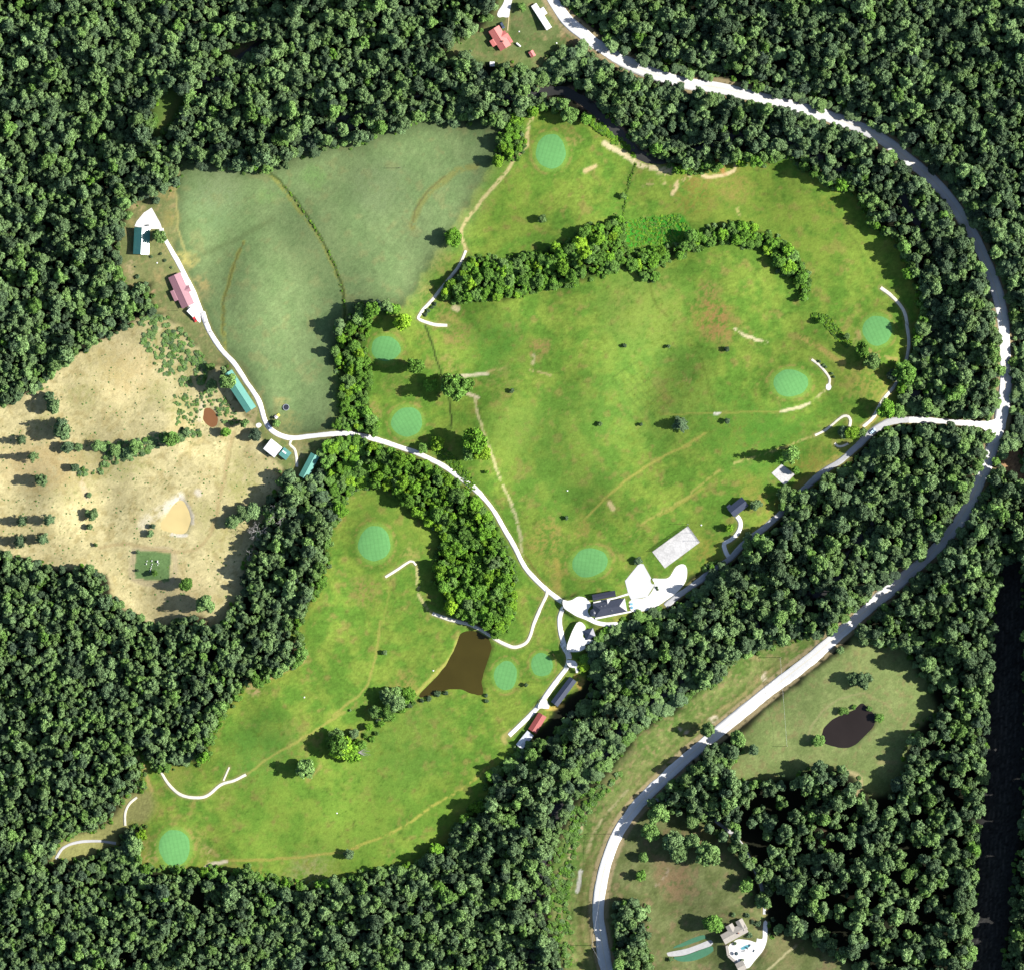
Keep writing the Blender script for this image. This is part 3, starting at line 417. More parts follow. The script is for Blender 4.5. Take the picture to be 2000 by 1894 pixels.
def leaf_mat():
    m, nt, b = newmat('leaves'); ti = N(nt, 'ShaderNodeAttribute', attribute_name='tint', attribute_type='INSTANCER'); lv = N(nt, 'ShaderNodeAttribute', attribute_name='leafvar'); oi = N(nt, 'ShaderNodeObjectInfo')
    mr0 = N(nt, 'ShaderNodeMath', operation='MULTIPLY_ADD'); mr0.inputs[1].default_value = .28; mr0.inputs[2].default_value = -.14; L(nt, oi.outputs['Random'], mr0.inputs[0])
    ad = N(nt, 'ShaderNodeMath', operation='ADD'); L(nt, ti.outputs['Fac'], ad.inputs[0]); L(nt, mr0.outputs[0], ad.inputs[1])
    cr = N(nt, 'ShaderNodeValToRGB'); e = cr.color_ramp.elements
    for i, (p, c) in enumerate(LEAFRAMP):
        el = e[i] if i < 2 else e.new(p); el.position = p; el.color = (*c, 1)
    L(nt, ad.outputs[0], cr.inputs[0])
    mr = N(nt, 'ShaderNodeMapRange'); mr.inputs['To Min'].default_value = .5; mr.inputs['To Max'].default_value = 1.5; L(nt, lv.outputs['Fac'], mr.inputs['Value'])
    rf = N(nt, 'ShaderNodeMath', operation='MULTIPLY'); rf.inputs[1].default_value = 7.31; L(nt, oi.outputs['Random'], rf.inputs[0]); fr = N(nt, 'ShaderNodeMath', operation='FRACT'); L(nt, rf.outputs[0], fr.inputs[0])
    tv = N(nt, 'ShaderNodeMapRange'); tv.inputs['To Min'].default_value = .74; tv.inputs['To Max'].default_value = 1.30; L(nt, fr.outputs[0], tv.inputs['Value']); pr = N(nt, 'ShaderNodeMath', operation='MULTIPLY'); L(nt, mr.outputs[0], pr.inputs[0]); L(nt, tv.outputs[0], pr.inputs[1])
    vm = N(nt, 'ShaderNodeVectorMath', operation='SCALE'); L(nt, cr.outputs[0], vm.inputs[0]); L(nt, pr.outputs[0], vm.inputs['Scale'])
    L(nt, vm.outputs[0], b.inputs['Base Color']); b.inputs['Roughness'].default_value = .75; b.inputs['Specular IOR Level'].default_value = .15
    return m
LEAFRAMP = [(0.0, (.050, .080, .048)), (1.0, (.205, .355, .022)), (.20, (.084, .138, .062)), (.33, (.150, .238, .088)), (.45, (.138, .238, .064)), (.62, (.100, .205, .034)), (.80, (.112, .248, .022))]
M_GROUND = ground_mat(); M_GREEN = green_mat(); M_LEAF = leaf_mat()
M_BARK = plain('bark', (.10, .075, .055), .9, .3, 3)
SURF = {'concrete': plain('white_concrete', (.68, .66, .63), .85, .10, .3, .2, scale2=2), 'pale': plain('smooth_concrete', (.47, .47, .485), .85, .05, .2, .2), 'gravel': plain('white_gravel', (.66, .64, .60), .95, .16, .5, .1, scale2=3),
        'greyasphalt': plain('grey_asphalt', (.36, .36, .36), .9, .10, .3, .2, scale2=2), 'court': plain('weathered_concrete', (.46, .45, .435), .85, .2, .15, .2, scale2=1), 'walk': plain('grey_walk', (.34, .335, .33), .9, .12, .5, .1, scale2=3), 'turf': plain('artificial_turf', D(86, 140, 108), .9, .1, .6, .1), 'sand': plain('sand', D(225, 210, 160), .9, .1, 1, .1),
        'track': plain('pale_track', (.60, .565, .47), .9, .14, .4, .1, scale2=2.5), 'road': plain('road_concrete', (.56, .555, .54), .85, .08, .15, .2, scale2=1.5)}

# ------------------------------------------------------------------ mesh helpers
def tag(o, label=None, cat=None, group=None, kind=None):
    if label: o['label'] = label
    if cat: o['category'] = cat
    if group: o['group'] = group
    if kind: o['kind'] = kind
    return o
def fast_mesh(name, v, q):
    me = bpy.data.meshes.new(name); v = np.asarray(v, np.float32); q = np.asarray(q, np.int32); n = q.shape[1]
    me.vertices.add(len(v)); me.vertices.foreach_set('co', v.ravel()); me.loops.add(q.size); me.loops.foreach_set('vertex_index', q.ravel())
    me.polygons.add(len(q)); me.polygons.foreach_set('loop_start', np.arange(0, q.size, n, dtype=np.int32)); me.polygons.foreach_set('loop_total', np.full(len(q), n, np.int32))
    me.update(calc_edges=True); return me
def obj(name, me, mat=None, parent=None, loc=None, rotz=None):
    o = bpy.data.objects.new(name, me); COL.objects.link(o)
    if mat is not None and me is not None and not me.materials: me.materials.append(mat)
    if parent: o.parent = parent
    if loc is not None: o.location = loc
    if rotz is not None: o.rotation_euler = (0, 0, rotz)
    return o
class MB:
    """collects boxes, prisms and tubes into one mesh"""
    def __init__(s): s.v = []; s.f = []
    def add(s, v, f):
        k = len(s.v); s.v += [tuple(map(float, p)) for p in v]; s.f += [tuple(k + i for i in g) for g in f]; return s
    def box(s, x0, x1, y0, y1, z0, z1):
        return s.add([(x0,y0,z0),(x1,y0,z0),(x1,y1,z0),(x0,y1,z0),(x0,y0,z1),(x1,y0,z1),(x1,y1,z1),(x0,y1,z1)], [(0,3,2,1),(4,5,6,7),(0,1,5,4),(1,2,6,5),(2,3,7,6),(3,0,4,7)])
    def prism(s, prof, axis, a, b):
        """profile of (u,z) extruded along x (axis 0) or y (axis 1)"""
        n = len(prof); mk = (lambda t, u, z: (t, u, z)) if axis == 0 else (lambda t, u, z: (u, t, z))
        return s.add([mk(a, u, z) for u, z in prof] + [mk(b, u, z) for u, z in prof], [tuple(range(n))[::-1], tuple(range(n, 2 * n))] + [(i, (i + 1) % n, n + (i + 1) % n, n + i) for i in range(n)])
    def tube(s, p, q, r0, r1=None, n=6):
        r1 = r0 if r1 is None else r1; p = np.array(p, float); q = np.array(q, float); d = q - p; d /= max(np.linalg.norm(d), 1e-9)
        a = np.cross(d, (0, 0, 1) if abs(d[2]) < .9 else (1, 0, 0)); a /= np.linalg.norm(a); b = np.cross(d, a)
        ring = lambda c, r: [c + r * (math.cos(t) * a + math.sin(t) * b) for t in np.arange(n) * 2 * math.pi / n]
        return s.add(ring(p, r0) + ring(q, r1), [(i, (i + 1) % n, n + (i + 1) % n, n + i) for i in range(n)] + [tuple(range(n))[::-1], tuple(range(n, 2 * n))])
    def build(s, name, mat, parent=None, **k):
        me = bpy.data.meshes.new(name); me.from_pydata(s.v, [], s.f); me.update(); return obj(name, me, mat, parent, **k)
def empty(name, loc, rotz=0, scale=None):
    o = bpy.data.objects.new(name, None); COL.objects.link(o); o.location = loc; o.rotation_euler = (0, 0, rotz); o.empty_display_size = .5
    if scale is not None: o.scale = scale
    return o
def W3(p, dz=0.0):
    x, y = wx(p); return (float(x), float(y), float(zs(p[0], p[1])) + dz)

# slabs level the ground under them
def smooth_closed(p, step=4.0):
    q = np.concatenate([p[-1:], p, p[:2]]); out = []
    for i in range(1, len(q) - 2):
        n = max(2, int(np.hypot(*(q[i + 1] - q[i])) / step)); p0, p1, p2, p3 = q[i - 1:i + 3]
        for t in np.linspace(0, 1, n, endpoint=False): out.append(.5 * ((2 * p1) + (-p0 + p2) * t + (2 * p0 - 5 * p1 + 4 * p2 - p3) * t * t + (-p0 + 3 * p1 - 3 * p2 + p3) * t ** 3))
    return np.array(out)
STRAIGHT = {'court', 'patio_pad', 'walkway', 'parking_lot', 'driveway_pad', 'path_end'}
SLABS.append(('entry_apron', 'flared white mouth of the entrance drive at the main road', 'driveway', 'concrete', 'F 1700,632 1790,628 1835,610 1856,570 1870,660 1850,740 1810,750 1785,700 1740,664 1690,658'))
slab_geo = []
for n, la, ca, ma, s in SLABS:
    p = pts(s); A = np.c_[p - p.mean(0), np.ones(len(p))]; cf, *_ = np.linalg.lstsq(A, zs(p[:, 0], p[:, 1], HB), rcond=None)
    a = sm(blur(pmask(p, 0), 5), 0.02, .35); pl = cf[0] * (GX - p[:, 0].mean()) + cf[1] * (GY - p[:, 1].mean()) + cf[2]; HZ = HZ * (1 - a) + pl * a
    slab_geo.append(p if n in STRAIGHT else smooth_closed(p))

# ------------------------------------------------------------------ the ground, cut into its covers
RN = {0: ('ground', 'dark leaf-littered forest floor under and between the trees', 'ground'), 1: ('hay_field', 'dull green mown hay field left of the golf course', 'field'), 2: ('fairway', 'bright green and yellow mottled golf fairways', 'grass'),
      3: ('pasture', 'dry straw-coloured pasture on the left edge', 'pasture'), 4: ('yard', 'patchy yard around the green-roofed and pink-roofed houses', 'yard'), 5: ('farm_yard', 'trampled green yard around the teal barns', 'yard'), 6: ('lawn', 'olive lawn around the salmon-roofed house at the top', 'lawn'),
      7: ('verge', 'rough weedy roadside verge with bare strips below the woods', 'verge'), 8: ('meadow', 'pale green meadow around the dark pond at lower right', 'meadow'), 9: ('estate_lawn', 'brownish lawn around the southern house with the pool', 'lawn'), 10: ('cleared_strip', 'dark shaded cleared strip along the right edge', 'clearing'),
      11: ('marsh', 'vivid green rank patch beside the middle hedge', 'marsh'), 12: ('cemetery_lawn', 'small square green cemetery plot in the straw pasture', 'lawn'), 13: ('bare_bank', 'orange-tan bare earth bank beside the main road junction', 'bank')}
cc = np.clip(cc, .004, .9)
VX = (GX - 1000) * S; VY = (947 - GY) * S
ALLV = np.stack([VX, VY, HZ], -1).reshape(-1, 3); ALLC = np.concatenate([cc, MOW[..., None]], -1).reshape(-1, 4).astype(np.float32)
I0 = (np.arange(NY - 1)[:, None] * NX + np.arange(NX - 1)[None, :]); QUADS = np.stack([I0 + NX, I0 + NX + 1, I0 + 1, I0], -1)
CR = REG[:-1, :-1]
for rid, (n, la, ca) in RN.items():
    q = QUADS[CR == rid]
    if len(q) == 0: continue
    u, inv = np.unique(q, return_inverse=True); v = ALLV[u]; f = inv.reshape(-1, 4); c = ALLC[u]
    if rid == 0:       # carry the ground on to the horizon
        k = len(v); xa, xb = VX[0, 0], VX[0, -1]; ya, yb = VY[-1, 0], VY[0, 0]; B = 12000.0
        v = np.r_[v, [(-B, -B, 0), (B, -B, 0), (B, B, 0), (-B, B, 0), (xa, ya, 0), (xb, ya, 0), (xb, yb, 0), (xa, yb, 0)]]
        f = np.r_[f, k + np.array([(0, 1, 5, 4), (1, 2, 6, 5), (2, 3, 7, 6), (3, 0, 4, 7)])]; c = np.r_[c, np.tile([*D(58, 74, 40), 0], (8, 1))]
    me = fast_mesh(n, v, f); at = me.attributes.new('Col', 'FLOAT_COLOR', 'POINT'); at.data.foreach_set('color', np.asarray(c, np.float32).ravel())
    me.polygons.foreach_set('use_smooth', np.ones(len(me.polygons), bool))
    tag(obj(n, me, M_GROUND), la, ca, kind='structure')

# golf greens: domed discs with mowing bands
GL = ['round green at the north end of the course', 'green between two shadowed trees beside the western hedge', 'round green just north of the driveway bend', 'oval green above the clubhouse', 'green on top of the southern hill', 'wide oval green at the east end of the big fairway', 'green half covered by tree shadow on the east edge', 'taller of the two practice greens beside the brown pond', 'smaller practice green nearest the service drive', 'green in the southwest corner of the course']
for (s, rx, ry, an), la in zip(GREENS, GL):
    p = pt(s); r = np.random.default_rng(int(p[0])); a = np.linspace(0, 2 * math.pi, 72, endpoint=False); w_ = 1 + .025 * np.sin(2 * a + r.uniform(0, 6)) + .025 * np.sin(3 * a + r.uniform(0, 6)) + .014 * np.sin(5 * a + r.uniform(0, 6)) + .008 * np.sin(9 * a)
    co, si = math.cos(math.radians(an)), math.sin(math.radians(an)); V = [W3(p, .07)]; base = np.array(V[0])
    for k in np.linspace(0, 1, 9)[1:]:
        ex = k * rx * w_ * np.cos(a); ey = k * ry * w_ * np.sin(a); X = p[0] + ex * co - ey * si; Y = p[1] + ex * si + ey * co
        V += [(float(x), float(y), float(z)) for (x, y), z in zip(wx(np.c_[X, Y]), zs(X, Y) + (.07 if k < 1 else .0))]
    V = np.array(V) - base; F = [(0, 1 + i, 1 + (i + 1) % 72) for i in range(72)]; F = [f[::-1] for f in F]
    for k in range(7):
        b0 = 1 + 72 * k; F += [(b0 + i, b0 + (i + 1) % 72, b0 + 72 + (i + 1) % 72, b0 + 72 + i) for i in range(72)]
    me = bpy.data.meshes.new('golf_green'); me.from_pydata([tuple(v) for v in V], [], F); me.update(); me.polygons.foreach_set('use_smooth', np.ones(len(me.polygons), bool))
    o = obj('golf_green', me, M_GREEN, loc=tuple(base), rotz=0.0); tag(o, 'smooth ' + la if not la.startswith('smooth') else la, 'golf green', 'golf greens', 'structure')
    # rotate the mowing pattern a little by turning the object's own frame
    th = r.uniform(-.6, .6); cs, sn = math.cos(th), math.sin(th); VV = V.copy(); VV[:, 0] = V[:, 0] * cs + V[:, 1] * sn; VV[:, 1] = -V[:, 0] * sn + V[:, 1] * cs
    me.vertices.foreach_set('co', VV.astype(np.float32).ravel()); me.update(); o.rotation_euler = (0, 0, th)

# ------------------------------------------------------------------ roads, paths, slabs, water
def ribbon(line, wpx, dz, H=None, nc=5, skirt=.25, taper=False):
    t = np.gradient(line, axis=0); t /= np.maximum(np.hypot(*t.T)[:, None], 1e-9); nrm = np.c_[-t[:, 1], t[:, 0]]; off = np.linspace(-.5, .5, nc) * wpx; rows = []
    r = np.random.default_rng(int(abs(line[0].sum()) * 7)); ja = np.convolve(r.standard_normal(len(line) + 8), np.ones(9) / 3, 'valid') * .055 * wpx * (0 if skirt == 0 else 1); jb = np.convolve(r.standard_normal(len(line) + 8), np.ones(9) / 3, 'valid') * .055 * wpx * (0 if skirt == 0 else 1)
    for j, k in enumerate(off):
        e = k + (np.minimum(ja, 1.0) if j == 0 else jb if j == nc - 1 else 0); q = line + nrm * np.asarray(e).reshape(-1, 1) if np.ndim(e) else line + nrm * e
        rows.append(np.c_[wx(q), zs(q[:, 0], q[:, 1], H) + dz])
    if skirt:
        lo = rows[0].copy(); lo[:, 2] -= skirt; hi = rows[-1].copy(); hi[:, 2] -= skirt; rows = [lo] + rows + [hi]
    R = np.array(rows); m, n = R.shape[:2]; i = np.arange(m - 1)[:, None] * n + np.arange(n - 1)[None, :]
    return R.reshape(-1, 3), np.stack([i, i + n, i + n + 1, i + 1], -1).reshape(-1, 4)
rl = spline(ROADC, 8); v, f = ribbon(rl, 23, .12, nc=7)
road = tag(obj('road', fast_mesh('road', v, f), SURF['road']), 'pale two-lane main road sweeping around the right side of the course', 'road', kind='structure')
def offset(line, d):
    t = np.gradient(line, axis=0); t /= np.hypot(*t.T)[:, None]; return line + np.c_[-t[:, 1], t[:, 0]] * d
M_WHITE = plain('white_paint', (.78, .78, .76), .7, .05); M_YEL = plain('yellow_paint', (.62, .50, .22), .7, .1)
for d, m, n in ((9.4, M_WHITE, 'edge_line'), (-9.4, M_WHITE, 'edge_line'), (.4, M_YEL, 'centre_line'), (-.4, M_YEL, 'centre_line')):
    v, f = ribbon(offset(rl, d), .42 if m is M_WHITE else .25, .127, nc=2, skirt=0); obj(n, fast_mesh(n, v, f), m, road)
for i, (n, la, ca, ma, wd, s) in enumerate(PATHS):
    v, f = ribbon(spline(pts(s), 4), wd, .10 + .004 * (i % 4), nc=5); tag(obj(n, fast_mesh(n, v, f), SURF[ma]), la, ca, kind='structure')
import bmesh
def polymesh(name, p2, z, skirt=.3):
    """p2 world xy outline, z heights of it"""
    bm = bmesh.new(); vs = [bm.verts.new((float(a), float(b), float(c))) for (a, b), c in zip(p2, z)]; lo = [bm.verts.new((float(a), float(b), float(c) - skirt)) for (a, b), c in zip(p2, z)]
    n = len(vs); f = bm.faces.new(vs)
    if f.calc_area() and f.normal.z < 0: pass
    for i in range(n): bm.faces.new((vs[i], vs[(i + 1) % n], lo[(i + 1) % n], lo[i]))
    bm.normal_update(); bmesh.ops.triangulate(bm, faces=[f]); bmesh.ops.recalc_face_normals(bm, faces=bm.faces)
    me = bpy.data.meshes.new(name); bm.to_mesh(me); bm.free(); return me
for i, ((n, la, ca, ma, s), p) in enumerate(zip(SLABS, slab_geo)):
    A = pts(s); Bm = np.c_[A - A.mean(0), np.ones(len(A))]; cf, *_ = np.linalg.lstsq(Bm, zs(A[:, 0], A[:, 1], HB), rcond=None)
    z = cf[0] * (p[:, 0] - A[:, 0].mean()) + cf[1] * (p[:, 1] - A[:, 1].mean()) + cf[2] + .13 + .005 * (i % 5)
    z = np.maximum(z, z * 0 - 99); tag(obj(n, polymesh(n, wx(p), z, .6), SURF[ma]), la, ca, kind='structure')
def water_mat(n, col, rough=.12):
    m, nt, b = newmat(n); g = N(nt, 'ShaderNodeNewGeometry'); rgb = N(nt, 'ShaderNodeRGB'); rgb.outputs[0].default_value = (*[float(v) for v in col], 1)
    s = mul_noise(nt, rgb.outputs[0], .06, .12, 2, g.outputs['Position']); L(nt, s, b.inputs['Base Color']); b.inputs['Roughness'].default_value = rough; b.inputs['IOR'].default_value = 1.33
    no = N(nt, 'ShaderNodeTexNoise'); no.inputs['Scale'].default_value = 1.5; L(nt, g.outputs['Position'], no.inputs['Vector']); bu = N(nt, 'ShaderNodeBump'); bu.inputs['Strength'].default_value = .15; bu.inputs['Distance'].default_value = .03
    L(nt, no.outputs['Fac'], bu.inputs['Height']); L(nt, bu.outputs[0], b.inputs['Normal']); return m
for n, c, la in (('small_pond', D(152, 106, 70), 'small rusty-brown oval pond below the long teal barn'), ('pasture_pond', D(240, 217, 152), 'cream-coloured muddy pond in the straw pasture'), ('fairway_pond', D(80, 72, 30), 'olive-brown triangular pond beside the practice greens'), ('meadow_pond', D(55, 48, 45), 'dark brown pond in the lower right meadow')):
    p = smooth_closed(PONDS[n]); c0 = p.mean(0); p = c0 + (p - c0) * 1.10
    tag(obj('pond', polymesh('pond', wx(p), np.full(len(p), PZ[n]), .05), water_mat('water_' + n, c)), la, 'pond', kind='structure')
M_CREEK = water_mat('water_creek', (.035, .035, .032))
for l, la in zip(CREEK, ('short dark reach of creek in the northwest woods', 'dark creek winding along the north and east edge of the course', 'creek running through the woods south of the entrance drive')):
    v, f = ribbon(spline(l, 8), 24, -1.0, HC, skirt=0); tag(obj('creek', fast_mesh('creek', v, f), M_CREEK), la, 'creek', kind='structure')

# ------------------------------------------------------------------ trees
def unit(v): return v / np.maximum(np.linalg.norm(v, axis=-1, keepdims=True), 1e-9)
bmI = bmesh.new(); bmesh.ops.create_icosphere(bmI, subdivisions=2, radius=1); ICO_V = np.array([v.co[:] for v in bmI.verts]); ICO_F = np.array([[v.index for v in f.verts] for f in bmI.faces]); bmI.free()
bmI = bmesh.new(); bmesh.ops.create_icosphere(bmI, subdivisions=1, radius=1); IC1_V = np.array([v.co[:] for v in bmI.verts]); IC1_F = np.array([[v.index for v in f.verts] for f in bmI.faces]); bmI.free()
def foliage(name, lobes, nq, size, seed, hull=.76, jit=.75, up=.25):
    """leaf-clump quads on the outside of a set of lobes, over rough solid cores"""
    r = np.random.default_rng(seed); lobes = np.array(lobes); c = lobes[:, :3]; rad = lobes[:, 3]; flat = lobes[:, 4]
    V = []; F = []; var = []; k = 0
    for i in range(len(lobes)):
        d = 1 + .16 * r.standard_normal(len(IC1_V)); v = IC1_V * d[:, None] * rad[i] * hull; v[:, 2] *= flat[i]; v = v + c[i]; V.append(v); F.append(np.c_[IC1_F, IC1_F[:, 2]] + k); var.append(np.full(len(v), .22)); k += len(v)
    n = int(nq * 1.9); pick = r.choice(len(lobes), n, p=rad ** 2 / (rad ** 2).sum()); u = unit(r.standard_normal((n, 3)) + [0, 0, .35]); off = .84 + .48 * r.random(n) ** 1.3
    sc = np.c_[np.ones(n), np.ones(n), flat[pick]]; P = c[pick] + u * (rad[pick] * off)[:, None] * sc
    dd = np.linalg.norm((P[:, None, :] - c[None]) / np.c_[np.ones(len(lobes)), np.ones(len(lobes)), flat][None], axis=2) / rad[None]; dd[np.arange(n), pick] = 9
    ok = np.where(dd.min(1) > .88)[0][:nq]; P = P[ok]; u = u[ok]; n = len(ok); lb = r.uniform(.0, .3, len(lobes))[pick[ok]]
    nn = unit(u + jit * r.standard_normal((n, 3)) + [0, 0, up]); t = unit(np.cross(nn, r.standard_normal((n, 3)))); b = np.cross(nn, t); s = size * r.uniform(.55, 1.25, n)[:, None]; a = r.uniform(.6, 1, n)[:, None]
    q = np.stack([P - t * s - b * s * a * .6, P + t * s * .7 - b * s * a, P + t * s + b * s * a * .7 + nn * s * .25, P - t * s * .6 + b * s * a], 1).reshape(-1, 3); V.append(q)
    F.append(k + np.arange(n * 4).reshape(-1, 4)); var.append(np.repeat(np.clip(r.normal(.5, .27, n) + lb - .15, 0, 1), 4))
    V = np.concatenate(V); tri = np.concatenate(F[:-1]); me = bpy.data.meshes.new(name)
    allf = [tuple(t_[:3]) for t_ in tri.tolist()] + [tuple(g) for g in F[-1].tolist()]; me.from_pydata(V.tolist(), [], allf); me.update()
    at = me.attributes.new('leafvar', 'FLOAT', 'POINT'); at.data.foreach_set('value', np.concatenate(var).astype(np.float32)); me.materials.append(M_LEAF); return me
def broad_lobes(seed, R=5.0, zb=3.0, zt=15.0, nl=24, sq=1.0):
    """irregular crown: a few large inner lobes and many small outer ones, lopsided in plan"""
    r = np.random.default_rng(seed); out = []; hh = (zt - zb) * .5; mid = (zb + zt) * .5; ex = r.uniform(.78, 1.12); ey = r.uniform(.78, 1.12)
    for i in range(4):
        a = r.uniform(0, 6.28); d = R * r.uniform(.1, .38); out.append((d * math.cos(a) * ex, d * math.sin(a) * ey, mid + hh * r.uniform(-.35, .25), R * r.uniform(.36, .48), r.uniform(1.0, 1.35)))
    for i in range(nl):
        u = r.standard_normal(3); u /= np.linalg.norm(u); u[2] = u[2] * .8 + .18; lr = R * r.uniform(.13, .33) * sq; k = r.uniform(.62, 1.06)
        out.append((u[0] * ex * max(.2 * R, R * k - lr * .8), u[1] * ey * max(.2 * R, R * k - lr * .8), mid + u[2] * hh * k + r.uniform(-.4, .4), lr, r.uniform(.7, 1.15)))
    return out
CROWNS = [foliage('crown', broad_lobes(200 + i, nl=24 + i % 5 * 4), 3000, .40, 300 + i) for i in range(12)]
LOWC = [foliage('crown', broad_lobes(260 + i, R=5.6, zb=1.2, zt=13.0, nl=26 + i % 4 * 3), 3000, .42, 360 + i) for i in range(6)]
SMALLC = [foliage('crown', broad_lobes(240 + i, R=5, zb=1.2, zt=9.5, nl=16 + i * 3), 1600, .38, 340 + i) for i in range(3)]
def bush_lobes(seed, n=8):
    r = np.random.default_rng(seed); return [(0, 0, .9, 1.2, .8)] + [(1.25 * math.cos(a) * r.uniform(.5, 1.2), 1.25 * math.sin(a) * r.uniform(.5, 1.2), r.uniform(.5, 1.4), r.uniform(.5, .85), .85) for a in np.arange(n) * 2.4 + r.uniform(0, 6)]
BUSHES = [foliage('foliage', bush_lobes(400 + i), 420, .22, 410 + i) for i in range(4)]
def pine_lobes(seed):
    r = np.random.default_rng(seed); out = [(0, 0, 15.2, .8, 1.5)] + [(0, 0, 3.5 + k * 2.2, 1.9 - k * .22, 1.0) for k in range(5)]
    for k in range(7):
        z = 2.6 + k * 1.8; rr = 3.7 * (1 - k / 8.2)
        for j in range(7 - k // 2):
            a = j * 2 * math.pi / (7 - k // 2) + r.uniform(-.4, .4) + k; d = rr * r.uniform(.5, .95); out.append((d * math.cos(a), d * math.sin(a), z + r.uniform(-.5, .4), r.uniform(.8, 1.3) * (1 - k * .05), .6))
    return out
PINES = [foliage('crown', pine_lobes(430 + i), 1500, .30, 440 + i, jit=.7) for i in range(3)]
def trunk_mesh(name, h, r0, limbs, seed):
    r = random.Random(seed); b = MB(); b.tube((0, 0, -.8), (0, 0, h * .5), r0 * 1.2, r0 * .8, 7); b.tube((0, 0, h * .5), (0, 0, h), r0 * .8, r0 * .25, 6)
    for i in range(limbs):
        a = i * 2.4 + r.random(); z = h * (.4 + .45 * i / limbs); q = (math.cos(a) * 2.6, math.sin(a) * 2.6, z + h * .2); b.tube((0, 0, z), q, r0 * .45, r0 * .15, 5)
    me = bpy.data.meshes.new(name); me.from_pydata(b.v, [], b.f); me.update(); me.materials.append(M_BARK); return me
TRUNK = trunk_mesh('trunk', 10.5, .34, 6, 1); TRUNK_S = trunk_mesh('trunk', 6.0, .26, 5, 2); TRUNK_P = trunk_mesh('trunk', 15.0, .24, 3, 3); STEM = trunk_mesh('stem', .9, .06, 0, 4)
tree_n = 0
def put_tree(name, p, rpx, tint, hf, label, cat='tree', group=None, kind='broad', var=None):
    global tree_n; tree_n += 1; k = tree_n if var is None else var; R = rpx * S
    if kind == 'broad': cm, tm, base = CROWNS[k % len(CROWNS)], TRUNK, 5.0
    elif kind == 'low': cm, tm, base = LOWC[k % len(LOWC)], TRUNK_S, 5.0
    elif kind == 'small': cm, tm, base = SMALLC[k % len(SMALLC)], TRUNK_S, 5.0
    elif kind == 'pine': cm, tm, base = PINES[k % len(PINES)], TRUNK_P, 3.6
    else: cm, tm, base = BUSHES[k % len(BUSHES)], STEM, 2.0
    s = R / base; o = empty(name, W3(p), (k * 2.399) % 6.283, (s, s * random.uniform(.92, 1.08), s * hf)); tag(o, label, cat, group)
    c = obj('crown' if kind != 'bush' else 'foliage', cm, None, o); c['tint'] = float(tint); obj('trunk' if kind != 'bush' else 'stem', tm, None, o); return o
